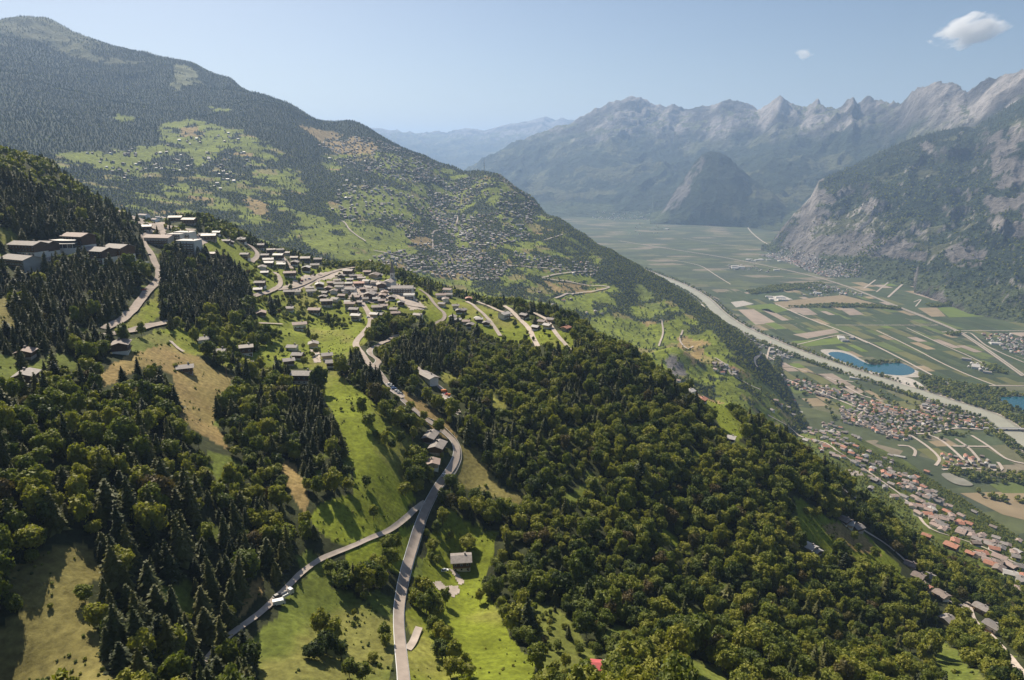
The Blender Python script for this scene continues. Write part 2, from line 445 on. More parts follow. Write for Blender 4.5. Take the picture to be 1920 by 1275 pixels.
# ------------------------------------------------------------------ land cover, surveyed as outlines on the ground
GREEN = np.array([.165, .195, .020]); GREEN2 = np.array([.115, .140, .026]); DRY = np.array([.27, .195, .08]); DRY2 = np.array([.19, .165, .055])
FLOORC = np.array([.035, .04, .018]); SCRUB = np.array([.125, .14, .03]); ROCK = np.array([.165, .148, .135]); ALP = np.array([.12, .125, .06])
FORFAR = np.array([.030, .042, .022]); SOIL = np.array([.26, .215, .17])
near_meadow = [
 (GREEN, [(605,705),(628,695),(650,720),(690,745),(735,785),(770,820),(793,850),(785,870),(755,872),(768,930),(757,960),(748,975),(720,990),(680,1012),(650,1025),(620,1010),(590,985),(585,965),(610,940),(668,925),(662,880),(640,830),(625,780),(607,745)]),
 (DRY2, [(560,1090),(600,1085),(660,1108),(700,1138),(700,1170),(640,1200),(590,1190),(540,1160),(530,1130)]),
 (GREEN2, [(480,1180),(520,1150),(545,1110),(560,1090),(600,1085),(660,1108),(700,1138),(737,1165),(742,1275),(742,1330),(480,1330),(480,1240),(470,1210)]),
 (GREEN, [(655,1035),(700,1005),(765,975),(787,985),(770,1050),(742,1075),(720,1070),(690,1082),(650,1065)]),
 (GREEN, [(795,1010),(825,955),(850,965),(900,990),(935,1000),(925,1050),(900,1095),(910,1110),(935,1150),(960,1195),(1003,1240),(1012,1330),(768,1330),(763,1170),(772,1110),(788,1060)]),
 (DRY2, [(850,830),(885,838),(912,850),(915,880),(932,912),(990,932),(965,945),(905,930),(870,915),(852,890),(860,860)]),
 (DRY, [(845,800),(800,760),(745,725),(735,728),(790,790),(850,830),(855,820)]),
 (DRY2, [(20,1060),(100,1030),(170,1015),(190,1065),(155,1110),(180,1200),(215,1275),(215,1330),(-40,1330),(-40,1190),(40,1150)]),
 (DRY, [(185,705),(240,665),(300,640),(370,665),(400,690),(440,705),(425,740),(400,760),(405,790),(380,800),(335,775),(325,700),(260,690),(240,705),(190,725)]),
 (DRY, [(330,770),(400,795),(425,835),(445,850),(400,830),(350,800)]),
 (DRY, [(530,855),(560,870),(580,930),(575,970),(545,920),(535,880)]),
 (DRY, [(480,1090),(500,1085),(505,1110),(470,1140),(440,1160),(450,1130)]),
 (GREEN, [(420,480),(460,500),(520,490),(600,500),(720,515),(860,562),(960,592),(1072,628),(1080,655),(1060,660),(1000,642),(950,645),(880,612),(800,600),(760,602),(700,605),(690,640),(668,655),(655,670),(600,700),(560,690),(500,700),(430,690),(400,672),(350,660),(300,640),(285,622),(360,605),(480,600),(475,560),(460,520)]),
 (GREEN, [(325,450),(345,445),(420,445),(480,475),(490,500),(460,500),(400,475),(350,470)]),
 (GREEN, [(-40,430),(20,430),(45,447),(0,462),(-40,465)]),
 (DRY2, [(-40,555),(18,560),(40,600),(30,620),(-40,612)]), (GREEN2, [(-40,660),(35,672),(32,725),(-40,745)]),
 (GREEN, [(1270,720),(1320,735),(1370,775),(1400,805),(1385,828),(1362,818),(1345,785),(1300,750)]),
 (GREEN, [(1290,770),(1310,785),(1302,797)]),
 (GREEN, [(1488,928),(1560,972),(1625,1002),(1680,1055),(1688,1082),(1640,1065),(1590,1042),(1540,1028),(1498,1002)]),
 (DRY, [(1535,980),(1580,980),(1625,1005),(1650,1040),(1600,1030),(1560,1010)]),
 (GREEN2, [(1738,1168),(1780,1208),(1830,1258),(1850,1330),(1790,1330),(1750,1200)]),
 (GREEN, [(1228,978),(1265,1003),(1302,1042),(1288,1042),(1250,1012)]),
 (GREEN, [(818,692),(850,703),(857,717),(830,717)]), (GREEN, [(922,738),(950,758),(948,777),(925,762)]),
 (GREEN2, [(1280,1240),(1350,1252),(1385,1330),(1280,1330)]),
 (SCRUB, [(990,1120),(1050,1145),(1090,1200),(1140,1265),(1060,1330),(1012,1330),(1010,1230)]),
 (GREEN, [(210,618),(255,592),(282,562),(298,520),(314,530),(296,590),(270,615),(235,628)]),
 (GREEN2, [(230,640),(300,620),(330,640),(290,650),(240,665)]),
]
W_near = [(c, wpoly(p)) for c, p in near_meadow]
mid_meadow = [
 (GREEN, [(110,285),(170,285),(220,290),(300,272),(320,283),(260,308),(190,320),(130,302)]),
 (GREEN, [(300,232),(360,222),(410,235),(440,250),(420,280),(400,300),(370,315),(340,272),(300,262)]),
 (DRY, [(335,240),(365,235),(385,255),(340,258)]),
 (GREEN, [(215,215),(250,217),(256,225),(222,229)]), (GREEN, [(390,198),(435,205),(430,211),(395,208)]),
 (ALP*1.3, [(325,122),(355,118),(372,140),(370,150),(398,163),(375,160),(345,160),(335,172),(322,160),(330,150)]),
 (ALP, [(60,42),(110,60),(180,105),(280,118),(200,120),(130,105),(90,80),(40,70)]),
 (GREEN, [(300,345),(350,340),(362,358),(310,370)]), (DRY, [(460,372),(490,375),(516,405),(480,402),(464,388)]),
 (GREEN, [(570,432),(640,415),(700,440),(722,462),(720,492),(660,495),(600,472),(570,458)]),
 (GREEN, [(700,430),(760,440),(790,460),(770,482),(730,490)]),
 (GREEN, [(640,362),(700,350),(760,380),(760,400),(700,412),(640,402)]),
 (DRY, [(560,235),(620,245),(680,260),(712,275),(700,290),(640,290),(600,265)]),
 (DRY, [(775,445),(810,445),(812,465),(765,465)]), (GREEN, [(850,430),(880,432),(885,462),(855,465)]),
 (GREEN, [(950,500),(1000,505),(1110,515),(1120,530),(1030,522)]), (DRY, [(1020,525),(1100,535),(1150,545),(1120,552),(1040,548)]),
 (GREEN, [(1030,560),(1150,545),(1155,575),(1120,590),(1060,580)]), (GREEN, [(900,555),(980,560),(1030,570),(1000,600),(940,585)]),
 (DRY, [(1270,622),(1320,650),(1312,690),(1282,662)]), (GREEN2, [(1180,510),(1230,560),(1250,600),(1215,580),(1190,540)]),
 (GREEN, [(1220,620),(1250,640),(1250,660),(1225,650)]),
 (GREEN2, [(1130,640),(1160,640),(1165,670),(1135,665)]),(GREEN2, [(1380,700),(1440,720),(1470,750),(1440,745)]),
 (GREEN, [(1380,750),(1440,770),(1480,790),(1440,800),(1400,780)]),
]
W_mid = [(c, wpoly(p, rmin=1600)) for c, p in mid_meadow]
mixed_z = [(.49, wpoly([(620,272),(750,290),(850,318),(940,338),(1010,388),(1060,432),(1120,482),(1160,520),(1165,560),(1100,600),(1000,625),(900,590),(760,515),(700,505),(560,462),(590,410),(640,350),(600,300)], rmin=1600)),
           (.46, wpoly([(100,290),(300,270),(440,235),(560,300),(590,420),(540,470),(440,445),(250,405),(120,335)], rmin=1600)),
           (.62, wpoly([(1100,600),(1250,560),(1330,620),(1400,690),(1480,760),(1500,800),(1440,800),(1300,750),(1180,690)], rmin=1600))]

def cover(x, y, z, k, R, slope):
    """base colour and tree density of the ground"""
    n = len(x)
    wob = np.where(k == 0, 5.0, 34.0)
    x0, y0 = x, y
    xw = x + wob * (fbm(x, y, 9, 3, 71) - .5 + fbm(x, y, 45, 2, 73) - .5) ; yw = y + wob * (fbm(x, y, 9, 3, 72) - .5 + fbm(x, y, 45, 2, 74) - .5)
    C = np.tile(FLOORC, (n, 1)); T = np.ones(n)
    v1 = fbm(x, y, 60, 4, 101); v2 = fbm(x, y, 14, 3, 102); v3 = fbm(x, y, 260, 4, 103)
    # near hillside
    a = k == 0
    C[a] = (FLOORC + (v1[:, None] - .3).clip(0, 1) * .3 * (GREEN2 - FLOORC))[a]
    low = a & (R > 850) & (np.arctan2(x, y) > radians(17))         # terraced lower slope above the river
    C[low] = (GREEN2 * (.35 + .7 * v2[:, None]) * (.7 + .6 * v1[:, None]))[low]; T[low] = (v1[low] > .42) * .65 + .3
    gap = a & (fbm(x, y, 26, 3, 117) < .27) & (R < 1000)
    C[gap] = (GREEN2 * (.7 + .6 * v2[:, None]))[gap]; T[gap] = .05
    for c, P in W_near:
        w = inside(P, xw, yw) & a
        g = c * (0.55 + .55 * v1[:, None] + .35 * v2[:, None])
        d = smooth(.48, .72, v1 + .3 * (v2 - .5))[:, None]
        g = g * (1 - .6 * d) + DRY2 * .6 * d
        C[w] = g[w]; T[w] = 0.0 if c is not SCRUB else .9
    # the mountain with the villages
    m = k == 1
    C[m] = FORFAR
    hi = m & (z > 1500); al = smooth(1500, 1680, z + 300 * (v3 - .5))[:, None] * .75
    C[hi] = (FORFAR * (1 - al) + ALP * al)[hi]; T[hi] *= (1 - al[hi, 0])
    cell = vnoise(np.floor((x * .93 + y * .36) / 90) * 13.7 + .3, np.floor((y * .93 - x * .36) / 60) * 7.9 + .2, 55)
    for th_, P in mixed_z:
        w = inside(P, xw, yw) & m
        nn = fbm(x, y, 95, 5, 210, .6)
        open_ = w & (nn < th_)
        g = GREEN * (.75 + .5 * cell[:, None]); g2 = DRY2 * (.9 + .3 * cell[:, None]); g3 = DRY
        g = np.where(cell[:, None] > .68, g2, g); g = np.where(cell[:, None] > .86, g3, g)
        C[open_] = g[open_]; T[open_] = .15
    for c, P in W_mid:
        w = inside(P, xw, yw) & m
        ok = w & (v1 < .66)
        C[ok] = (c * (.8 + .4 * v2[:, None]))[ok]; T[ok] = .03
    # far mountains
    f = k >= 2
    lev = np.select([k == 6, k == 7, k == 8], [3000, 1300, 900], 950) + 500 * (v3 - .5)
    hi = smooth(0, 350, z - lev)[:, None]
    rockn = fbm(x, y, 420, 5, 301, .6)
    grass = ALP * (.7 + .6 * v3[:, None])
    rk = ROCK * (.35 + 1.5 * smooth(.3, .7, rockn)[:, None])
    up = np.where((slope[:, None] > .52 + .35 * (rockn[:, None] - .5)) | (z[:, None] > 1500 + 500 * (v3[:, None] - .5)), rk, grass)
    forest = FORFAR * (.8 + .5 * v1[:, None])
    lowmix = np.where((rockn > .60)[:, None], ALP * .8, forest)
    lowmix = np.where((z < 90 + 260 * (v3 - .4))[:, None], np.array([.07, .085, .035]), lowmix)
    base = lowmix * (1 - hi) + up * hi
    cl = ((k == 7) | (k == 8)) & (slope > 1.08 + .9 * (.5 - rockn)) 
    base = np.where(cl[:, None], rk * .95, base)
    C[f] = base[f]; T[f] = np.where((hi[f, 0] < .4) & ~cl[f] & (rockn[f] < .6), 1.0, 0.05)
    return C, T
# explicit cliffs and scars of bare rock
rock_p = [wpoly([(1450,450),(1470,425),(1500,425),(1520,450),(1560,440),(1600,430),(1640,440),(1700,450),(1740,465),(1735,490),(1690,482),(1600,480),(1520,478),(1460,455)], rmin=4000),
          wpoly([(1530,340),(1545,345),(1550,365),(1570,372),(1560,385),(1530,375)], rmin=4000),
          wpoly([(1720,262),(1735,270),(1750,272),(1748,282),(1730,282)], rmin=4000),
          wpoly([(1850,260),(1870,250),(1900,270),(1925,300),(1925,400),(1870,410),(1850,370),(1860,320)], rmin=4000),
          wpoly([(1495,390),(1520,400),(1560,400),(1555,420),(1500,425)], rmin=4000),
          wpoly([(1780,460),(1830,445),(1850,470),(1840,500),(1800,500),(1770,480)], rmin=4000),
          wpoly([(1240,400),(1262,365),(1290,325),(1315,295),(1322,300),(1310,330),(1290,365),(1265,400)], rmin=7000),
          wpoly([(1875,425),(1925,410),(1925,440),(1890,445)], rmin=4000),
          wpoly([(1245,672),(1262,665),(1285,690),(1290,705),(1262,705)], rmin=1500)]

dR = np.gradient(GZ, axis=0) / np.maximum(np.gradient(np.exp(LL), axis=0), 1e-3)
dT = np.gradient(GZ, axis=1) / (np.exp(LL) * (ths[1] - ths[0]))
SL = np.hypot(dR, dT)
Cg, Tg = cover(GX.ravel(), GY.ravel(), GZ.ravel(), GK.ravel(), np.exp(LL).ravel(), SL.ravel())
rkn = fbm(GX.ravel(), GY.ravel(), 150, 4, 401)
for P in rock_p:
    w = inside(P, GX.ravel(), GY.ravel()) & (rkn > .40)
    Cg[w] = (ROCK * 1.0 * (.5 + .9 * rkn[:, None]))[w]; Tg[w] = .04
Cg = Cg.reshape(NL, NT, 3); Tg = Tg.reshape(NL, NT)

M_near = terrain_mat('near ground', .35, .6, .04, True)
M_mid = terrain_mat('mountain ground', .05, 9.0, .008)
M_far = terrain_mat('far ground', .010, 120.0, .002)
Q = GZ > -2.5
q = (Q[:-1, :-1] | Q[1:, :-1] | Q[:-1, 1:] | Q[1:, 1:])
kk = GK[:-1, :-1]
ii, jj = np.meshgrid(np.arange(NT - 1), np.arange(NL - 1))
Vall = np.stack([GX.ravel(), GY.ravel(), np.maximum(GZ.ravel(), -60)], 1)
for n_, nme in enumerate(TERR):
    s = q & (kk == n_)
    if not s.any(): continue
    i = ii[s]; j = jj[s]
    Fc = np.stack([j * NT + i, j * NT + i + 1, (j + 1) * NT + i + 1, (j + 1) * NT + i], 1)
    used, inv = np.unique(Fc.ravel(), return_inverse=True)
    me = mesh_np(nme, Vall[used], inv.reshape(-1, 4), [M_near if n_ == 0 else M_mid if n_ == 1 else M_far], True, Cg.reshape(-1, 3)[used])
    o = obj('hill' if n_ in (0, 6) else 'mountain', me)
    o.name = {'near_hillside': 'hillside', 'village_mountain': 'mountain_slope', 'main_range': 'mountain_range', 'far_range': 'far_mountain_range', 'haze_ridge': 'mountain_ridge',
              'forest_plateau': 'wooded_plateau', 'cone_hill': 'cone_hill', 'right_massif': 'rocky_massif', 'right_spur': 'rocky_spur'}[nme]
    tag(o, kind='structure')
# coarser continuation of the land to both sides of the view
for sgn in (-1, 1):
    a = np.linspace(TMAX - .002, radians(80), 40) * sgn
    Ls = np.linspace(log(150.), log(30000.), 150)
    A, B = np.meshgrid(a, Ls)
    X, Y, Z, K_ = heights(A, B)
    c, t = cover(X.ravel(), Y.ravel(), Z.ravel(), K_.ravel(), np.exp(B).ravel(), np.full(X.size, .3))
    idx = np.arange(X.size).reshape(X.shape)
    f = np.stack([idx[:-1, :-1], idx[:-1, 1:], idx[1:, 1:], idx[1:, :-1]], -1).reshape(-1, 4)
    if sgn < 0: f = f[:, ::-1]
    me = mesh_np('side', np.stack([X.ravel(), Y.ravel(), np.maximum(Z.ravel(), -60) - .2], 1), f, [M_mid], True, c)
    tag(obj('side_hills', me), kind='structure')

# valley floor: one sheet to the horizon, orchards and vineyards as a fine patchwork
def floor_mat():
    m = bpy.data.materials.new('valley floor'); m.use_nodes = True
    nt = m.node_tree; N = nt.nodes; K = nt.links
    b = N['Principled BSDF']; b.inputs['Roughness'].default_value = .95; b.inputs['Specular IOR Level'].default_value = .1
    g = N.new('ShaderNodeNewGeometry')
    mp = N.new('ShaderNodeMapping'); mp.inputs['Rotation'].default_value = (0, 0, radians(-24)); mp.inputs['Scale'].default_value = (1 / 210, 1 / 90, 1)
    K.new(g.outputs['Position'], mp.inputs['Vector'])
    v = N.new('ShaderNodeTexVoronoi'); v.distance = 'CHEBYCHEV'; v.inputs['Randomness'].default_value = .55; v.inputs['Scale'].default_value = 1.0
    K.new(mp.outputs[0], v.inputs['Vector'])
    sp = N.new('ShaderNodeSeparateColor'); K.new(v.outputs['Color'], sp.inputs[0])
    cr = N.new('ShaderNodeValToRGB'); cr.color_ramp.interpolation = 'CONSTANT'
    st = [(0, (.06, .073, .038)), (.22, (.075, .088, .043)), (.42, (.095, .108, .048)), (.56, (.066, .078, .048)), (.72, (.13, .128, .07)), (.84, (.20, .17, .12)), (.92, (.08, .10, .05))]
    cr.color_ramp.elements[0].position = 0; cr.color_ramp.elements[0].color = (*st[0][1], 1)
    cr.color_ramp.elements[1].position = st[1][0]; cr.color_ramp.elements[1].color = (*st[1][1], 1)
    for p_, c_ in st[2:]:
        e = cr.color_ramp.elements.new(p_); e.color = (*c_, 1)
    K.new(sp.outputs[0], cr.inputs[0])
    t = N.new('ShaderNodeTexNoise'); t.inputs['Scale'].default_value = .02; t.inputs['Detail'].default_value = 8; t.inputs['Roughness'].default_value = .7
    K.new(g.outputs['Position'], t.inputs['Vector'])
    mr = N.new('ShaderNodeMapRange'); mr.inputs['From Min'].default_value = .3; mr.inputs['From Max'].default_value = .7; mr.inputs['To Min'].default_value = .7; mr.inputs['To Max'].default_value = 1.3
    K.new(t.outputs['Fac'], mr.inputs['Value'])
    vm = N.new('ShaderNodeVectorMath'); vm.operation = 'SCALE'; K.new(cr.outputs[0], vm.inputs[0]); K.new(mr.outputs[0], vm.inputs['Scale'])
    K.new(vm.outputs[0], b.inputs['Base Color'])
    return m
ringR = np.concatenate([[20.], np.geomspace(300, 60000, 40)]); ringA = np.linspace(0, 2 * pi, 73)[:-1]
V = np.array([(r * sin(a), r * cos(a), 0) for r in ringR for a in ringA])
f = [(j * 72 + i, (j + 1) * 72 + i, (j + 1) * 72 + (i + 1) % 72, j * 72 + (i + 1) % 72) for j in range(len(ringR) - 1) for i in range(72)]
V = np.vstack([V, [[0, 0, 0]]]); me = mesh_np('valley_floor', V, np.array(f), [floor_mat()])
tag(obj('valley_floor', me), kind='structure')

# haze: one closed box of thin air
def haze():
    me = bpy.data.meshes.new('haze')
    s = 62000; z0 = -62; z1 = 2150
    v = [(x, y, z) for z in (z0, z1) for y in (-3000, 42000) for x in (-s * .6, s * .6)]
    me.from_pydata(v, [], [(0, 2, 3, 1), (4, 5, 7, 6), (0, 1, 5, 4), (2, 6, 7, 3), (0, 4, 6, 2), (1, 3, 7, 5)])
    m = bpy.data.materials.new('haze'); m.use_nodes = True
    nt = m.node_tree; nt.nodes.clear()
    out = nt.nodes.new('ShaderNodeOutputMaterial'); pv = nt.nodes.new('ShaderNodeVolumePrincipled')
    pv.inputs['Color'].default_value = (.46, .66, 1.0, 1)
    pv.inputs['Density'].default_value = 4.8e-5
    pv.inputs['Anisotropy'].default_value = .22
    nt.links.new(pv.outputs[0], out.inputs['Volume'])
    m.cycles.homogeneous_volume = True
    me.materials.append(m)
    tag(obj('haze', me), kind='stuff')
haze()
# ------------------------------------------------------------------ roads, river, lakes, fields
M_road = mat('asphalt', (.37, .31, .265), .9, .1, noise=(.25, .14))
M_lane = mat('pale road', (.43, .365, .31), .92, .1, noise=(.25, .15))
M_line = mat('road paint', (.72, .72, .70), .7)
M_grav = mat('gravel', (.42, .38, .33), .95, noise=(.08, .2))
M_river = mat('river water', (.34, .33, .26), .6, .2, noise=(.015, .1))
M_lake = mat('lake water', (.006, .075, .10), .15, .5)
M_bank = mat('river bank', (.22, .21, .17), .95, noise=(.03, .2))
M_track = mat('railway bed', (.16, .14, .13), .9)

def catmull(P, step):
    P = np.asarray(P, float)
    Q = np.vstack([2 * P[0] - P[1], P, 2 * P[-1] - P[-2]])
    out = []
    for i in range(1, len(Q) - 2):
        d = np.linalg.norm(Q[i + 1] - Q[i]); n = max(2, int(d / step))
        for k in range(n):
            t = k / n
            out.append(.5 * (2 * Q[i] + (Q[i + 1] - Q[i - 1]) * t + (2 * Q[i - 1] - 5 * Q[i] + 4 * Q[i + 1] - Q[i + 2]) * t * t + (3 * Q[i] - 3 * Q[i - 1] - Q[i - 2 + 1] * 0 + Q[i + 2] - Q[i - 1] * 0 - 0 * Q[i] - (Q[i + 1] * 3 - Q[i - 1] * 2) + 0 * Q[i]) * 0 * t ** 3) if False else
                       .5 * ((2 * Q[i]) + (-Q[i - 1] + Q[i + 1]) * t + (2 * Q[i - 1] - 5 * Q[i] + 4 * Q[i + 1] - Q[i + 2]) * t ** 2 + (-Q[i - 1] + 3 * Q[i] - 3 * Q[i + 1] + Q[i + 2]) * t ** 3))
    out.append(Q[-2])
    return np.array(out)

ROADS = []        # (world centreline, half width) for keeping trees off
def ribbon(name, line, w, m, off=.25, flat=False, shift=0.0, keep=True, rmin=160., world_line=None, solid=0.0):
    if world_line is None:
        L = np.array(line, float)
        W = (hitflat(L[:, 0], L[:, 1]) if flat else hit(L[:, 0], L[:, 1], rmin))[:, :2]
        R = np.hypot(W[:, 0], W[:, 1]).min()
        C = catmull(W, max(1.5, R * .008))
        if len(C) > 24:
            kq = 4; Cs = np.stack([np.convolve(np.pad(C[:, i], kq, mode='edge'), np.ones(2 * kq + 1) / (2 * kq + 1), 'valid') for i in (0, 1)], 1)
            Cs[0] = C[0]; Cs[-1] = C[-1]; C = Cs
    else:
        C = world_line
    R = np.hypot(C[:, 0], C[:, 1])
    T = np.gradient(C, axis=0); T /= np.maximum(np.linalg.norm(T, axis=1), 1e-6)[:, None]
    N = np.stack([T[:, 1], -T[:, 0]], 1)
    C2 = C + N * shift
    cols = 5
    V = []
    zc = ground(C2[:, 0], C2[:, 1]) if not flat else np.zeros(len(C2))
    zc = np.convolve(np.pad(zc, 4, mode='edge'), np.ones(9) / 9, 'valid')
    rows = []
    for j in range(cols):
        s = (j / (cols - 1) - .5) * w
        p = C2 + N * s
        g = ground(p[:, 0], p[:, 1]) if not flat else np.zeros(len(p))
        rows.append(np.column_stack([p, np.maximum(g, zc) * .5 + g * .5 + off + R * (.0006 if not flat else 0)]))
    V = np.stack(rows, 1).reshape(-1, 3); n = len(C2)
    f = [(i * cols + j, i * cols + j + 1, (i + 1) * cols + j + 1, (i + 1) * cols + j) for i in range(n - 1) for j in range(cols - 1)]
    me = mesh_np(name, V, np.array(f), [m], True)
    # face upward
    if n > 1 and me.polygons[0].normal.z < 0: me.flip_normals()
    o = tag(obj(name, me), kind='structure')
    if keep: ROADS.append((C2, w / 2))
    return C

near_roads = [
 ('road', 4.6, [(757,1345),(757,1275),(751,1215),(748,1150),(757,1090),(775,1025),(790,978),(805,943),(826,905),(846,880),(857,853),(850,826),(822,802),(795,785),(762,757),(735,730),(716,705),(703,688),(711,678),(695,666),(694,656),(714,645),(736,634),(766,626),(801,616),(819,606),(831,600),(833,588),(815,571),(801,553),(786,543)]),
 ('road', 6.0, [(701,690),(691,684),(680,666),(666,648),(668,640),(681,626),(694,611),(695,596),(687,581),(678,566),(670,552),(650,545)]),
 ('road', 5.5, [(440,566),(473,558),(500,550),(517,543),(528,531),(523,518),(515,511)]),
 ('road', 6.0, [(517,543),(550,540),(581,528),(616,513),(641,505),(665,502)]),
 ('road', 5.5, [(446,448),(458,455),(473,465),(483,478),(472,492)]),
 ('road', 5.0, [(530,482),(536,490),(548,505)]),
 ('road', 8.0, [(291,416),(300,426),(314,442)]), ('road', 6.3, [(300,428),(285,436),(268,444),(270,458),(283,475),(291,496),(300,514),(290,536),(272,551),(252,580),(226,605),(196,618)]),
 ('road', 6.0, [(196,628),(236,623),(281,611),(320,604)]),
 ('lane', 2.7, [(375,1260),(386,1238),(420,1200),(470,1165),(500,1141),(530,1111),(560,1080),(582,1060),(605,1047),(630,1037),(652,1030),(700,1008),(740,990),(765,970),(780,952),(797,942)]),
 ('lane', 3.2, [(764,1218),(774,1206),(780,1192),(786,1178)]),
 ('lane', 5.0, [(875,566),(893,578),(910,593),(925,611),(938,631)]), ('lane', 4.5, [(895,566),(930,581),(960,593)]),
 ('lane', 5.5, [(945,574),(968,593),(988,611),(998,631),(1008,650)]), ('lane', 5.0, [(985,582),(1021,596),(1036,618),(1053,638),(1069,657)]),
 ('lane', 4.0, [(783,688),(800,708),(828,730),(848,755),(860,775)]), ('lane', 4.0, [(728,730),(742,738),(756,748)]),
 ('lane', 3.5, [(1581,980),(1631,1000),(1666,1023),(1691,1045),(1719,1073),(1744,1111),(1780,1130),(1812,1140)]),
 ('lane', 4.5, [(1805,1150),(1815,1132),(1824,1163),(1839,1176),(1870,1205),(1905,1250),(1925,1280)]),
 ('lane', 5.0, [(1440,779),(1465,793),(1493,813),(1548,831),(1576,851),(1616,876),(1653,904),(1681,921),(1710,950),(1734,984),(1766,1003),(1817,1015),(1854,1033),(1892,1050),(1930,1068)]),
 ('lane', 4.0, [(1570,905),(1600,935),(1650,945)]), ('lane', 3.0, [(455,605),(500,607),(530,610)]), ('lane', 2.5, [(320,640),(335,655),(345,662)]),
 ('lane', 3.5, [(1265,715),(1295,735),(1310,748),(1325,757)]),('lane', 5.0, [(738,545),(750,560),(765,572),(800,578)]),
]
for nme, w, ln in near_roads:
    c = ribbon(nme, ln, w, M_road if nme == 'road' else M_lane, off=.22)
    if nme == 'road' and len(ln) > 20:
        for s_ in (-1, 1):
            ribbon('road_marking', None, .26, M_line, off=.26, shift=s_ * 2.4, keep=False, world_line=c[: int(len(c) * .55)])
# low pale guard wall on the outer side of the bend
def guard_wall(line, shift, label):
    W = hit([p[0] for p in line], [p[1] for p in line])[:, :2]; C = catmull(W, 2.0); T = np.gradient(C, axis=0); T /= np.linalg.norm(T, axis=1)[:, None]; N = np.stack([T[:, 1], -T[:, 0]], 1)
    V = []
    for i in range(len(C)):
        for s_, z_ in ((shift, -1), (shift, 1.0), (shift + .35, 1.0), (shift + .35, -1)):
            p = C[i] + N[i] * s_; V.append((p[0], p[1], float(ground(p[0], p[1])) + z_))
    f = [(i * 4 + j, i * 4 + (j + 1) % 4, i * 4 + 4 + (j + 1) % 4, i * 4 + 4 + j) for i in range(len(C) - 1) for j in range(4)]
    tag(obj('guard_wall', mesh_np('guard_wall', V, np.array(f), [mat('pale concrete', (.5, .46, .41), .9)])), label, 'wall')
guard_wall([(815,920),(830,902),(848,880),(858,853),(850,826),(824,800),(800,787)], 2.6, 'low pale guard wall on the outer side of the road bend below the barns')
mid_roads = [(9, [(1016,522),(1061,528),(1101,536),(1159,541),(1111,546),(1078,551),(1041,560)]), (8, [(1018,521),(1050,514),(1086,510),(1120,509)]), (8, [(943,498),(980,500),(1016,503),(1060,507)]),
 (7, [(641,415),(648,420),(658,434),(686,455)]), (7, [(812,467),(811,443),(815,434),(830,432)]), (7, [(857,405),(858,412),(855,423)]), (7, [(663,503),(691,493),(694,488)]), (7, [(1020,452),(1040,445),(1055,440)]),
 (7, [(700,470),(730,476),(760,485)]), (6, [(1240,600),(1243,625),(1235,650)]), (6, [(1280,620),(1275,640),(1290,655),(1300,650)]), (7, [(1340,672),(1365,688),(1370,702),(1400,720),(1425,735)]), (8, [(1445,640),(1443,652),(1425,665),(1412,680),(1420,690)])]
for w, ln in mid_roads:
    ribbon('lane', ln, w * .9, M_lane, off=1.2, rmin=1500.)

# valley: river, motorway, tracks
def c7(p): return [(1280 + a / 3.0, 380 + b / 3.0) for a, b in p]
river_px = [(1120,478),(1160,492),(1200,505),(1232,517)] + c7([(0,470),(120,540),(200,618),(300,690),(430,752),(560,808),(700,862),(850,915),(1000,965),(1150,1010),(1300,1060),(1450,1108),(1600,1160)]) + [(1852,775),(1882,797),(1920,826),(1970,865),(2040,925)]
river = ribbon('river_bank', river_px, 88, M_bank, off=.35, flat=True)
ribbon('river', None, 50, M_river, off=.8, flat=True, world_line=river, keep=False)
ribbon('road', None, 7, M_lane, off=1.2, flat=True, world_line=river, shift=39, keep=False)
ribbon('road', None, 8, M_lane, off=1.2, flat=True, world_line=river, shift=-40, keep=False)
ribbon('railway', None, 10, M_track, off=.9, flat=True, world_line=river, shift=-55)
vroads = [(20, [(-360,215),(0,272),(250,312),(500,362),(760,422),(950,482),(1150,562),(1300,622),(1500,702),(1580,742),(1700,822),(1800,892),(1920,978)]),
 (9, [(520,570),(700,650),(860,710),(1050,790),(1230,880),(1400,970),(1580,1060)]), (7, [(1090,720),(1260,800),(1450,900),(1600,970),(1760,1030)]), (6, [(1260,705),(1440,790),(1600,860),(1700,910)]),
 (6, [(860,690),(1430,690)]), (7, [(1540,1030),(1920,1032)]), (12, [(360,95),(362,130),(390,170),(460,225),(560,272)]), (12, [(1155,533),(1230,465),(1310,400)]), (9, [(1020,482),(1085,435)]), (9, [(1090,503),(1155,450)]),
 (7, [(-50,325),(90,350),(180,405),(270,460)]), (8, [(0,200),(250,238),(420,255),(560,275)]), (7, [(1460,730),(1560,722),(1920,722)]), (7, [(1580,735),(1620,735),(1700,800),(1800,850),(1920,900)]),
 (6, [(640,800),(900,745),(1040,790)]),(6,[(1300,560),(1340,545),(1310,585)]),
 (7, [(560,985),(700,1040),(900,1120),(1040,1180)]), (7, [(450,850),(560,905),(800,980),(960,1010)]), (8, [(380,930),(385,890),(440,855),(400,800),(360,770)]), (7, [(700,950),(850,1000),(1000,1080),(1130,1120)]), (6, [(1000,1190),(1050,1120)])]
for w, ln in vroads:
    ribbon('motorway' if w == 20 else 'road', c7(ln), w, M_lane if w != 20 else M_road, off=1.5 if w != 20 else 2.0, flat=True)
ribbon('motorway_reserve', c7(vroads[0][1]), 3, mat('verge', (.08, .11, .04)), off=2.3, flat=True, keep=False)
def c5(p): return [(1440 + a / 3.983, 640 + b / 3.983) for a, b in p]
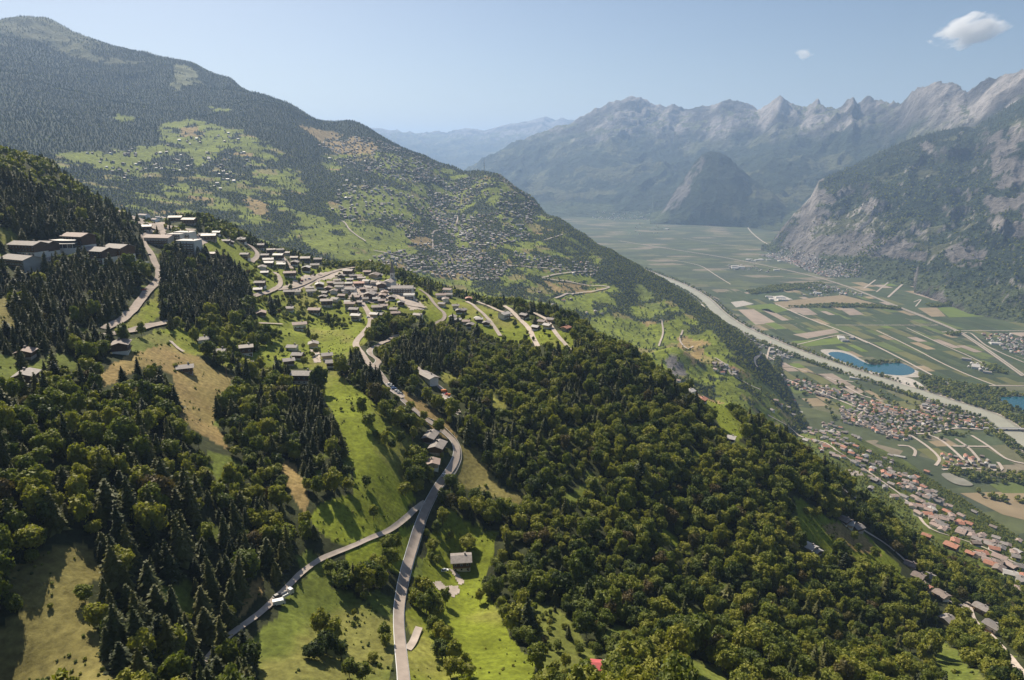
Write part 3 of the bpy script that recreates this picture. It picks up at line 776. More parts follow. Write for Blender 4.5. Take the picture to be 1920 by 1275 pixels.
for ln in [[(1060,700),(1180,780),(1260,850),(1280,890),(1250,930)], [(1180,690),(1290,740),(1400,830),(1460,890)], [(1400,730),(1500,800),(1580,890)], [(1520,705),(1640,780),(1780,880),(1912,915)],
           [(970,780),(1050,785),(1100,820),(1090,860)], [(1060,690),(1200,690),(1400,650),(1600,660),(1912,668)], [(1300,960),(1500,950),(1730,965),(1735,930),(1715,905)], [(1380,785),(1640,788)]]:
    P = c5(ln)
    ribbon('road', P, 8, M_lane, off=1.6, flat=True)

def sheet(name, poly, m, off, flat=True, kind='structure'):
    if flat:
        W = hitflat([p[0] for p in poly], [p[1] for p in poly], 0.0)
        W[:, 2] = off
        me = bpy.data.meshes.new(name); me.from_pydata([tuple(w) for w in W], [], [tuple(range(len(W)))])
        me.materials.append(m)
        me.update()
        if me.polygons[0].normal.z < 0: me.flip_normals()
    else:
        P = wpoly(poly)
        lo = P.min(0); hi = P.max(0); c = max(1.0, (hi - lo).max() / 40)
        xs = np.arange(lo[0], hi[0] + c, c); ys = np.arange(lo[1], hi[1] + c, c)
        A, B = np.meshgrid(xs, ys); idx = np.arange(A.size).reshape(A.shape)
        z = ground(A.ravel(), B.ravel()) + off
        ins = inside(P, (A[:-1, :-1] + c / 2).ravel(), (B[:-1, :-1] + c / 2).ravel()).reshape(A.shape[0] - 1, -1)
        f = np.stack([idx[:-1, :-1][ins], idx[:-1, 1:][ins], idx[1:, 1:][ins], idx[1:, :-1][ins]], -1)
        if len(f) == 0: return
        me = mesh_np(name, np.column_stack([A.ravel(), B.ravel(), z]), f, [m])
        ROADS.append((P, 2.0))
    return tag(obj(name, me), kind=kind)
def chaikin(p, n=2):
    p = np.array(p, float)
    for _ in range(n):
        q = np.roll(p, -1, 0); p = np.stack([.75 * p + .25 * q, .25 * p + .75 * q], 1).reshape(-1, 2)
    return [tuple(a) for a in p]
LAKES = [chaikin(c7([(805,845),(870,838),(940,855),(1000,890),(1060,915),(1150,905),(1230,900),(1310,940),(1300,962),(1240,975),(1150,968),(1050,950),(940,910),(860,880)])),
         chaikin(c7([(1760,1096),(1850,1090),(2000,1092),(2100,1150),(2050,1210),(1920,1172),(1860,1150),(1800,1120)]))]
W_lakes = []
for lk in LAKES:
    sheet('lake', lk, M_lake, 1.1); W_lakes.append(hitflat([p[0] for p in lk], [p[1] for p in lk])[:, :2])
sheet('gravel_shore', chaikin(c7([(765,832),(800,824),(900,830),(960,855),(1010,885),(1080,915),(1320,935),(1345,980),(1300,985),(1150,975),(1000,950),(880,895),(820,865)])), M_grav, .95)
sheet('gravel_shore', chaikin(c7([(1160,975),(1260,980),(1340,1015),(1370,1050),(1300,1045),(1200,1010)])), M_grav, .97)
sheet('gravel_bed', chaikin(c7([(95,560),(170,610),(230,680),(180,640),(110,600)])), M_grav, .97)
SCR = chaikin([(1760,888),(1785,888),(1810,900),(1830,912),(1800,912),(1778,903)]); sheet('gravel_pit', SCR, M_bank, 2.0)

PAL = [('dark orchard', (.050,.065,.030)), ('orchard', (.068,.086,.038)), ('green crop', (.105,.13,.04)), ('bright grass', (.13,.17,.035)), ('stubble', (.27,.21,.13)), ('bare soil', (.30,.24,.19)), ('olive grass', (.13,.13,.05)), ('deep green', (.058,.078,.034))]
def field_mat(name, c):
    m = mat(name, c, .95, .1, noise=(.02, .14))
    return m
PM = [field_mat(*p) for p in PAL]
Frot = hitflat([1453, 1807], [570, 733]); ax = (Frot[1] - Frot[0])[:2]; ax /= np.linalg.norm(ax); ay = np.array([-ax[1], ax[0]])
def parcels(poly_px, pw, ph, weights, seed, lim):
    P = hitflat([p[0] for p in poly_px], [p[1] for p in poly_px])[:, :2]
    r = np.random.default_rng(seed)
    a = P @ ax; b = P @ ay
    cnt = 0
    y = b.min()
    while y < b.max():
        hgt = ph * r.uniform(.6, 1.5)
        x = a.min() + r.uniform(0, pw)
        while x < a.max():
            wd = pw * r.uniform(.5, 1.7)
            c = [(x + 2.5, y + 2.5), (x + wd - 2.5, y + 2.5), (x + wd - 2.5, y + hgt - 2.5), (x + 2.5, y + hgt - 2.5)]
            cen = np.array([x + wd / 2, y + hgt / 2]); cw = ax * cen[0] + ay * cen[1]
            if inside(P, np.array([cw[0]]), np.array([cw[1]]))[0] and cnt < lim:
                W = [ax * q[0] + ay * q[1] for q in c]
                ok = all(np.min(np.linalg.norm(river - w_, axis=1)) > 58 for w_ in W) and not any(inside(Lk, np.array([w_[0] for w_ in W]), np.array([w_[1] for w_ in W])).any() for Lk in W_lakes)
                if ok:
                    me = bpy.data.meshes.new('field'); me.from_pydata([(w_[0], w_[1], .45) for w_ in W], [], [(0, 1, 2, 3)])
                    if me.polygons[0].normal.z < 0: me.flip_normals()
                    k = r.choice(len(PAL), p=np.array(weights) / sum(weights)); me.materials.append(PM[k])
                    tag(obj('field', me), kind='structure'); cnt += 1
            x += wd
        y += hgt
parcels(c7([(130,500),(520,480),(940,480),(1150,565),(1560,745),(1920,1000),(1920,1030),(1600,1060),(1330,935),(1060,885),(860,830),(700,800),(400,690),(300,605)]), 100, 44, [6,6,2.2,.7,1.2,.9,4,5], 3, 420)
parcels(c7([(950,470),(1320,395),(1920,560),(2000,950),(1580,735),(1150,555)]), 150, 62, [5,6,1.6,.6,1,1,3,6], 5, 150)
parcels(c7([(330,880),(600,900),(760,950),(1000,1030),(1300,1090),(1500,1150),(1750,1260),(1400,1275),(1000,1275),(800,1150),(560,1050),(400,960)]), 85, 45, [1,2,2.2,.5,3,2,4,1], 8, 120)
parcels(c5([(1080,700),(1400,660),(1880,760),(1912,960),(1500,970),(1250,900)]), 80, 50, [2,2,1,.3,2,1,3,2], 9, 70)
for c_, m_ in [([(510,562),(780,530),(900,520),(1100,572),(560,590)], 4), ([(310,602),(400,600),(520,672),(410,687)], 5), ([(600,592),(700,592),(760,630),(680,634)], 5), ([(880,595),(960,595),(1020,630),(940,634)], 5),
               ([(620,742),(850,710),(880,730),(700,765)], 5), ([(1390,542),(1500,522),(1750,558),(1800,580),(1600,582),(1400,548)], 5), ([(1320,592),(1430,590),(1480,640),(1400,642)], 4),
               ([(350,582),(500,568),(600,604),(520,622)], 3), ([(610,780),(860,762),(920,790),(700,810)], 3), ([(1430,590),(1600,586),(1700,640),(1500,646)], 3), ([(440,600),(480,597),(600,662),(560,664)], 5),
               ([(1050,632),(1220,632),(1300,684),(1160,684)], 7), ([(740,632),(880,632),(960,684),(850,684)], 0), ([(340,515),(520,497),(640,512),(560,527),(380,545)], 7), ([(1610,580),(1920,600),(1920,655),(1760,640)], 0)]:
    sheet('field', c7(c_), PM[m_], .62)
sheet('tarmac_yard', c7([(270,560),(340,552),(400,570),(300,590)]), M_grav, .8); sheet('tarmac_yard', c7([(470,530),(560,522),(620,545),(520,555)]), M_grav, .8)
sheet('brown_field', [(1800,925),(1960,920),(1960,985),(1880,965)], PM[4], .5); sheet('green_field', [(1855,908),(1960,900),(1960,925),(1880,925)], PM[2], .6)
# yards and forecourts on the hillside
for nm, p in [('gravel_yard', [(826,727),(838,735),(850,750),(862,768),(858,778),(848,770),(835,758),(830,745)]), ('parking_area', [(725,718),(735,722),(760,742),(752,748),(735,735)]),
              ('patio', [(812,1092),(826,1090),(836,1100),(860,1098),(862,1112),(850,1120),(838,1112),(820,1105)]), ('patio', [(842,1066),(856,1072),(866,1086),(872,1092),(862,1098),(852,1080)]),
              ('village_square', [(520,540),(560,520),(600,512),(640,508),(650,516),(590,530),(560,545)]), ('village_square', [(640,530),(700,525),(760,535),(768,552),(720,570),(650,560)]),
              ('parking_area', [(582,655),(598,655),(602,680),(588,680)]), ('parking_area', [(735,540),(770,548),(800,580),(770,582),(748,560)]), ('paved_area', [(250,398),(300,405),(325,450),(290,445),(262,440)]),
              ('paved_area', [(330,428),(370,430),(395,450),(380,460),(340,455)]), ('forecourt', [(85,480),(120,483),(118,492),(82,490)]), ('road', [(783,955),(800,940),(812,945),(800,965)]),
              ('paved_area', [(1585,880),(1615,885),(1620,892),(1590,892)]), ('patio', [(1805,1140),(1815,1125),(1830,1130),(1822,1140)])]:
    sheet(nm, p, M_lane if nm != 'gravel_yard' else M_grav, .2, flat=False)
# ------------------------------------------------------------------ trees
def leaf_mat(name, cols, trans=.25, scale=.015):
    m = bpy.data.materials.new(name); m.use_nodes = True
    nt = m.node_tree; N = nt.nodes; K = nt.links
    b = N['Principled BSDF']; b.inputs['Roughness'].default_value = .62; b.inputs['Specular IOR Level'].default_value = .22
    oi = N.new('ShaderNodeObjectInfo')
    t = N.new('ShaderNodeTexNoise'); t.inputs['Scale'].default_value = scale; t.inputs['Detail'].default_value = 2
    K.new(oi.outputs['Location'], t.inputs['Vector'])
    g = N.new('ShaderNodeNewGeometry')
    a1 = N.new('ShaderNodeMath'); a1.operation = 'MULTIPLY_ADD'; a1.inputs[1].default_value = .95; a1.inputs[2].default_value = -.50
    K.new(oi.outputs['Random'], a1.inputs[0])
    a2 = N.new('ShaderNodeMath'); a2.operation = 'MULTIPLY_ADD'; a2.inputs[1].default_value = 1.15
    K.new(t.outputs['Fac'], a2.inputs[0]); K.new(a1.outputs[0], a2.inputs[2])
    a3 = N.new('ShaderNodeMath'); a3.operation = 'MULTIPLY_ADD'; a3.inputs[1].default_value = .28
    K.new(g.outputs['Random Per Island'], a3.inputs[0]); K.new(a2.outputs[0], a3.inputs[2])
    cr = N.new('ShaderNodeValToRGB')
    n = len(cols)
    cr.color_ramp.elements[0].color = (*cols[0], 1); cr.color_ramp.elements[0].position = .05
    cr.color_ramp.elements[1].color = (*cols[-1], 1); cr.color_ramp.elements[1].position = .98
    for i in range(1, n - 1):
        e = cr.color_ramp.elements.new(.05 + .93 * i / (n - 1)); e.color = (*cols[i], 1)
    K.new(a3.outputs[0], cr.inputs[0]); K.new(cr.outputs[0], b.inputs['Base Color'])
    tr = N.new('ShaderNodeBsdfTranslucent')
    sc = N.new('ShaderNodeVectorMath'); sc.operation = 'MULTIPLY'; sc.inputs[1].default_value = (1.5, 1.6, .7)
    K.new(cr.outputs[0], sc.inputs[0]); K.new(sc.outputs[0], tr.inputs['Color'])
    mx = N.new('ShaderNodeMixShader'); mx.inputs[0].default_value = trans
    K.new(b.outputs[0], mx.inputs[1]); K.new(tr.outputs[0], mx.inputs[2])
    K.new(mx.outputs[0], N['Material Output'].inputs['Surface'])
    return m
M_broad = leaf_mat('broad leaves', [(.040, .059, .016), (.080, .106, .022), (.128, .152, .026), (.180, .198, .031), (.235, .232, .036)], .28)
M_con = leaf_mat('needles', [(.026, .036, .012), (.042, .054, .014), (.064, .075, .017), (.10, .10, .022)], .14)
M_auto = leaf_mat('rusty leaves', [(.09, .07, .03), (.12, .09, .035), (.10, .09, .03)], .2)
M_lime = leaf_mat('young leaves', [(.10, .125, .02), (.15, .175, .025), (.20, .21, .03)], .3)
M_bark = mat('bark', (.09, .07, .055), .95, noise=(2.0, .25))

def quads_at(P, Nn, size, r, asp=1.3):
    """leaf clusters: one small bent face pair per point"""
    n = len(P)
    Nn = Nn / np.linalg.norm(Nn, axis=1)[:, None]
    a = r.normal(size=(n, 3)); a -= (a * Nn).sum(1)[:, None] * Nn; a /= np.linalg.norm(a, axis=1)[:, None]
    b = np.cross(Nn, a)
    s = (size * r.uniform(.6, 1.35, n))[:, None]
    c = [P + a * s * asp, P + b * s, P - a * s * asp, P - b * s]
    c[1] = c[1] + Nn * s * .25; c[3] = c[3] - Nn * s * .1
    V = np.stack(c, 1).reshape(-1, 3)
    f = np.arange(n * 4).reshape(-1, 4)
    return V, f

def ico(sub, r, jit, seed, squash=1.0):
    import bmesh
    bm = bmesh.new(); bmesh.ops.create_icosphere(bm, subdivisions=sub, radius=1.0)
    V = np.array([v.co[:] for v in bm.verts]); f = np.array([[v.index for v in q.verts] for q in bm.faces]); bm.free()
    rr = np.random.default_rng(seed)
    V = V * (r * (1 + jit * (rr.random(len(V)) - .5))[:, None]); V[:, 2] *= squash
    return V, f

def merge_tri(parts):
    Vs = []; T = []; off = 0
    for V, f in parts:
        Vs.append(V)
        if f.shape[1] == 4: f = np.vstack([f[:, [0, 1, 2]], f[:, [0, 2, 3]]])
        T.append(f + off); off += len(V)
    return np.vstack(Vs), np.vstack(T)

def broad_crown(seed, h, rad, nl=12, per=75, leaf=.46, m=None):
    r = np.random.default_rng(seed)
    parts = []
    cz = h * .58; hz = h * .42
    V, f = ico(2, 1, .35, seed); V = V * np.array([rad * .6, rad * .6, hz * .72]) + [0, 0, cz]; parts.append((V, f))
    for i in range(nl):
        a = i * 2.4 + r.uniform(-.4, .4); t = (i + .5) / nl
        zc = cz + hz * (.85 - 1.35 * t) * .8
        k = sqrt(max(.05, 1 - ((zc - cz) / hz) ** 2)) * rad * .62
        k *= r.uniform(.8, 1.25); zc += r.uniform(-.6, .6); c = np.array([cos(a) * k, sin(a) * k, zc]); lr = rad * r.uniform(.26, .50)
        V, f = ico(1, lr * .72, .5, seed * 31 + i, .85); parts.append((V + c, f))
        d = r.normal(size=(per, 3)); d[:, 2] += .35; d /= np.linalg.norm(d, axis=1)[:, None]
        P = c + d * lr * r.uniform(.75, 1.28, (per, 1)) * [1, 1, .85]
        parts.append(quads_at(P, d + r.normal(size=(per, 3)) * .55, leaf, r))
    d = r.normal(size=(per * 2, 3)); d /= np.linalg.norm(d, axis=1)[:, None]
    P = d * np.array([rad, rad, hz]) * r.uniform(.75, 1.0, (per * 2, 1)) + [0, 0, cz]
    parts.append(quads_at(P, d + r.normal(size=d.shape) * .6, leaf, r))
    V, f = merge_tri(parts)
    return mesh_np('crown', V, f, [m or M_broad])

def con_crown(seed, h, rad, tiers=15, m=None, larch=False):
    r = np.random.default_rng(seed)
    parts = []
    # ragged inner cone
    ns = 7; L = []
    for j in range(8):
        t = j / 7; z = h * (.14 + .86 * t); rr_ = rad * .55 * (1 - t) ** .85 + .02
        L.append([(cos(2 * pi * i / ns + j) * rr_ * r.uniform(.7, 1.2), sin(2 * pi * i / ns + j) * rr_ * r.uniform(.7, 1.2), z) for i in range(ns)])
    V = np.array(L).reshape(-1, 3)
    f = np.array([(j * ns + i, j * ns + (i + 1) % ns, (j + 1) * ns + (i + 1) % ns, (j + 1) * ns + i) for j in range(7) for i in range(ns)]); parts.append((V, f))
    P = []; Nn = []
    VV = []; FF = []
    for j in range(tiers):
        t = j / (tiers - 1); z = h * (.12 + .86 * t ** .92); R_ = rad * (1 - t) ** .8 * r.uniform(.85, 1.1) + .15
        nb = int(9 - 4 * t)
        for i in range(nb):
            a = 2 * pi * i / nb + j * 1.1 + r.uniform(-.25, .25); ln = R_ * r.uniform(.7, 1.12)
            dx, dy = cos(a), sin(a); px_, py_ = -dy, dx; w = ln * .26 + .12
            zb = z; zt_ = z - ln * (.42 if not larch else .12) + r.uniform(-.2, .2)
            k = len(VV)
            VV += [(dx * .1, dy * .1, zb), (dx * ln * .55 + px_ * w, dy * ln * .55 + py_ * w, zb - ln * .28), (dx * ln, dy * ln, zt_), (dx * ln * .55 - px_ * w, dy * ln * .55 - py_ * w, zb - ln * .28), (dx * ln * .55, dy * ln * .55, zb - ln * .05)]
            FF += [(k, k + 1, k + 4), (k + 1, k + 2, k + 4), (k, k + 4, k + 3), (k + 4, k + 2, k + 3)]
            for q in range(3):
                s = r.uniform(.4, 1.0)
                P.append((dx * ln * s + px_ * w * r.uniform(-.8, .8), dy * ln * s + py_ * w * r.uniform(-.8, .8), zb + (zt_ - zb) * s + r.uniform(-.1, .25))); Nn.append((dx * .4 + r.normal() * .4, dy * .4 + r.normal() * .4, .8))
    parts.append((np.array(VV), np.array(FF)))
    parts.append(quads_at(np.array(P), np.array(Nn), .38 if not larch else .45, r, 1.5))
    V, f = merge_tri(parts)
    return mesh_np('crown', V, f, [m or M_con])

def trunk_mesh(h, r0, limbs, seed):
    r = np.random.default_rng(seed); parts = []
    def tube(p0, p1, ra, rb, n=6):
        p0 = np.array(p0); p1 = np.array(p1); d = p1 - p0; d = d / np.linalg.norm(d)
        a = np.cross(d, [.3, 1, .2]); a /= np.linalg.norm(a); b = np.cross(d, a)
        V = np.array([p0 + (a * cos(2 * pi * i / n) + b * sin(2 * pi * i / n)) * ra for i in range(n)] + [p1 + (a * cos(2 * pi * i / n) + b * sin(2 * pi * i / n)) * rb for i in range(n)])
        return V, np.array([(i, (i + 1) % n, n + (i + 1) % n, n + i) for i in range(n)])
    parts.append(tube((0, 0, -1.5), (0, 0, h * .45), r0, r0 * .6)); parts.append(tube((0, 0, h * .45), (.1, .1, h * .9), r0 * .6, r0 * .15))
    for i in range(limbs):
        a = i * 2.4; z = h * r.uniform(.25, .55)
        parts.append(tube((0, 0, z), (cos(a) * h * .2, sin(a) * h * .2, z + h * .2), r0 * .35, r0 * .1, 5))
    V, f = merge_tri(parts)
    return mesh_np('trunk', V, f, [M_bark])

# variants: (crown mesh, trunk mesh); heights about 13 m (broadleaf) and 20 m (conifer)
BR = [(broad_crown(1, 13, 4.9), trunk_mesh(12, .28, 4, 1)), (broad_crown(2, 12, 4.3, 9, 70), trunk_mesh(11, .25, 4, 2)), (broad_crown(3, 14.5, 4.4, 12), trunk_mesh(13, .3, 5, 3)),
      (broad_crown(4, 11, 5.2, 12), trunk_mesh(10, .3, 5, 4)), (broad_crown(5, 13.5, 3.8, 9, 60), trunk_mesh(12, .22, 3, 5)),
      (broad_crown(6, 11.5, 4.2, 9, 60, m=M_lime), trunk_mesh(10, .22, 3, 6)), (broad_crown(7, 10, 3.6, 9, 60, m=M_lime), trunk_mesh(9, .22, 3, 7)), (broad_crown(8, 12, 4.3, 10, 60, m=M_auto), trunk_mesh(11, .25, 3, 8))]
CN = [(con_crown(11, 16, 4.3), trunk_mesh(16, .3, 0, 11)), (con_crown(12, 14.5, 4.7, 12), trunk_mesh(15, .3, 0, 12)), (con_crown(13, 17.5, 4.2, 14), trunk_mesh(18, .32, 0, 13)), (con_crown(14, 15, 5.3, 11, None, True), trunk_mesh(15, .3, 0, 14))]
def light_broad(seed, m):
    r = np.random.default_rng(seed); parts = []
    V, f = ico(1, 1, .45, seed); parts.append((V * [4.4, 4.4, 4.6] + [0, 0, 6.5], f))
    d = r.normal(size=(26, 3)); d[:, 2] += .4; d /= np.linalg.norm(d, axis=1)[:, None]
    parts.append(quads_at(d * [4.6, 4.6, 4.8] + [0, 0, 6.5], d + r.normal(size=d.shape) * .5, 1.3, r))
    V, f = merge_tri(parts); return mesh_np('crown', V, f, [m])
def light_con(seed, m):
    r = np.random.default_rng(seed); parts = []; V = []; f = []
    for j, (z0, rr_, z1) in enumerate([(1.5, 3.8, 10), (6, 3.1, 15), (11, 2.2, 21)]):
        k = len(V)
        V += [(cos(a) * rr_ * r.uniform(.7, 1.25), sin(a) * rr_ * r.uniform(.7, 1.25), .82 * z0 + r.uniform(-.8, .8)) for a in np.linspace(0, 2 * pi, 8)[:-1]] + [(0, 0, .8 * z1)]
        f += [(k + i, k + (i + 1) % 7, k + 7) for i in range(7)]
    V, f = np.array(V), np.array(f)
    return mesh_np('crown', V, f, [m])
BRL = [light_broad(21, M_broad), light_broad(22, M_broad)]; CNL = [light_con(31, M_con), light_con(32, M_con)]

def collection_of(name, heavy, light, autum=None):
    c = bpy.data.collections.new(name); k = 0
    for cr_, tk in heavy:
        V = []; 
        o = bpy.data.objects.new('%s %02d' % (name, k), join_meshes(cr_, tk)); c.objects.link(o); k += 1
    for me in light:
        o = bpy.data.objects.new('%s %02d' % (name, k), me); c.objects.link(o); k += 1
    return c
def join_meshes(a, b):
    def get(me):
        V = np.empty(len(me.vertices) * 3, np.float32); me.vertices.foreach_get('co', V)
        f = np.empty(len(me.loops), np.int32); me.loops.foreach_get('vertex_index', f)
        return V.reshape(-1, 3), f.reshape(-1, 3)
    Va, fa = get(a); Vb, fb = get(b)
    me = mesh_np('tree', np.vstack([Va, Vb]), np.vstack([fa, fb + len(Va)]), [a.materials[0], b.materials[0]], midx=np.r_[np.zeros(len(fa)), np.ones(len(fb))])
    return me

def gn_scatter(name, coll, pts, idx, rot, scl, label=None):
    me = bpy.data.meshes.new(name); me.vertices.add(len(pts)); me.vertices.foreach_set('co', np.asarray(pts, np.float32).ravel())
    at = me.attributes.new('idx', 'INT', 'POINT'); at.data.foreach_set('value', np.asarray(idx, np.int32))
    at = me.attributes.new('rot', 'FLOAT_VECTOR', 'POINT'); at.data.foreach_set('vector', np.asarray(rot, np.float32).ravel())
    at = me.attributes.new('scl', 'FLOAT_VECTOR', 'POINT'); at.data.foreach_set('vector', np.asarray(scl, np.float32).ravel())
    o = obj(name, me); tag(o, kind='stuff')
    ng = bpy.data.node_groups.new(name, 'GeometryNodeTree')
    ng.interface.new_socket('Geometry', in_out='INPUT', socket_type='NodeSocketGeometry')
    ng.interface.new_socket('Geometry', in_out='OUTPUT', socket_type='NodeSocketGeometry')
    N = ng.nodes; K = ng.links
    gi = N.new('NodeGroupInput'); go = N.new('NodeGroupOutput')
    ip = N.new('GeometryNodeInstanceOnPoints'); ci = N.new('GeometryNodeCollectionInfo')
    ci.inputs['Collection'].default_value = coll; ci.inputs['Separate Children'].default_value = True; ci.inputs['Reset Children'].default_value = True
    ip.inputs['Pick Instance'].default_value = True
    def na(n_, t_):
        q = N.new('GeometryNodeInputNamedAttribute'); q.data_type = t_; q.inputs['Name'].default_value = n_
        return [s for s in q.outputs if s.enabled and s.name == 'Attribute'][0]
    K.new(gi.outputs[0], ip.inputs['Points']); K.new(ci.outputs[0], ip.inputs['Instance'])
    K.new(na('idx', 'INT'), ip.inputs['Instance Index']); K.new(na('scl', 'FLOAT_VECTOR'), ip.inputs['Scale'])
    er = N.new('FunctionNodeEulerToRotation'); K.new(na('rot', 'FLOAT_VECTOR'), er.inputs[0]); K.new(er.outputs[0], ip.inputs['Rotation'])
    K.new(ip.outputs[0], go.inputs[0])
    md = o.modifiers.new('scatter', 'NODES'); md.node_group = ng
    return o

C_br = collection_of('broadleaf', BR, BRL); C_cn = collection_of('conifer', CN, CNL)

# --- where trees stand
RP = np.vstack([c for c, w in ROADS]); RW = np.concatenate([np.full(len(c), w) for c, w in ROADS])
from mathutils.kdtree import KDTree
kd = KDTree(len(RP))
for i, p in enumerate(RP): kd.insert((p[0], p[1], 0), i)
kd.balance()
HOUSES = []        # filled by the house survey: (x, y, radius)

def gridcov(x, y):
    th = np.arctan2(x, y); L = np.log(np.hypot(x, y))
    a = np.clip(((th + TMAX) / (2 * TMAX) * (NT - 1)).round().astype(int), 0, NT - 1); b = np.clip(np.interp(L, Lb, np.arange(NL)).round().astype(int), 0, NL - 1)
    return a, b
SLG = (GZ - H) / np.exp(LL)
RUN = np.maximum.accumulate(SLG, axis=0)
def visible(x, y, z, h):
    a, b = gridcov(x, y)
    return (z + h - H) / np.hypot(x, y) >= RUN[np.maximum(b - 1, 0), a] - 1e-4

def scatter(R0, R1, sp, seed, klass, dens_=1.0, vis_h=22):
    r = np.random.default_rng(seed)
    xm = R1 * sin(TMAX)
    xs = np.arange(-xm, xm, sp); ys = np.arange(R0 * cos(TMAX), R1, sp)
    A, B = np.meshgrid(xs, ys); A = A.ravel() + r.uniform(-.48, .48, A.size) * sp; B = B.ravel() + r.uniform(-.48, .48, B.size) * sp
    R = np.hypot(A, B); th = np.arctan2(A, B)
    w = (R > R0) & (R < R1) & (np.abs(th) < TMAX - .01)
    A, B, R, th = A[w], B[w], R[w], th[w]
    a, b = gridcov(A, B)
    w = (GZ[b, a] > .5) & np.isin(GK[b, a], klass)
    A, B, a, b = A[w], B[w], a[w], b[w]
    w = r.random(len(A)) < Tg[b, a] * dens_
    A, B = A[w], B[w]
    Z = ground(A, B)
    w = visible(A, B, Z, vis_h)
    u, v, d = project(A, B, Z)
    w &= (u > -260) & (u < 2180) & (v < 1460)
    return A[w], B[w], Z[w]
# ------------------------------------------------------------------ houses
RM = {'g': mat('slate roof', (.27, .24, .22), .7, .2, noise=(.6, .18)), 'd': mat('dark roof', (.20, .18, .165), .55, .4, noise=(.6, .18)), 'p': mat('rosy roof', (.33, .25, .215), .7, .2, noise=(.6, .15)),
      'r': mat('red tile roof', (.38, .18, .12), .6, .3, noise=(.6, .18)), 'w': mat('pale metal roof', (.42, .39, .36), .6, .3, noise=(.3, .08)), 'b': mat('brown roof', (.22, .175, .15), .6, .3, noise=(.6, .2)),
      't': mat('turquoise facade paint', (.25, .42, .36), .8), 's': mat('barn red roof', (.45, .09, .09), .6, .3, noise=(.6, .1))}
WM = {'timber': mat('dark timber wall', (.10, .06, .035), .8, noise=(1.2, .25)), 'plaster': mat('white plaster', (.66, .64, .58), .9, noise=(.3, .06)), 'ochre': mat('ochre plaster', (.50, .38, .24), .9, noise=(.3, .08)),
      'stone': mat('stone wall', (.30, .27, .24), .95, noise=(.9, .2)), 'grey': mat('concrete', (.38, .37, .35), .9, noise=(.3, .1)), 'teal': mat('pale green plaster', (.34, .47, .42), .9)}
M_glass = mat('window glass', (.03, .04, .05), .12, .6); M_frame = mat('window frame', (.6, .58, .54), .7); M_wood = mat('balcony wood', (.17, .10, .055), .8, noise=(1.5, .2)); M_dwood = mat('shutter wood', (.12, .06, .035), .8)

def boxes(name, bs, m):
    V = []; f = []
    for (x0, y0, z0, x1, y1, z1) in bs:
        k = len(V)
        V += [(x0, y0, z0), (x1, y0, z0), (x1, y1, z0), (x0, y1, z0), (x0, y0, z1), (x1, y0, z1), (x1, y1, z1), (x0, y1, z1)]
        f += [(k, k + 3, k + 2, k + 1), (k + 4, k + 5, k + 6, k + 7), (k, k + 1, k + 5, k + 4), (k + 1, k + 2, k + 6, k + 5), (k + 2, k + 3, k + 7, k + 6), (k + 3, k, k + 4, k + 7)]
    return mesh_np(name, V, np.array(f), [m])

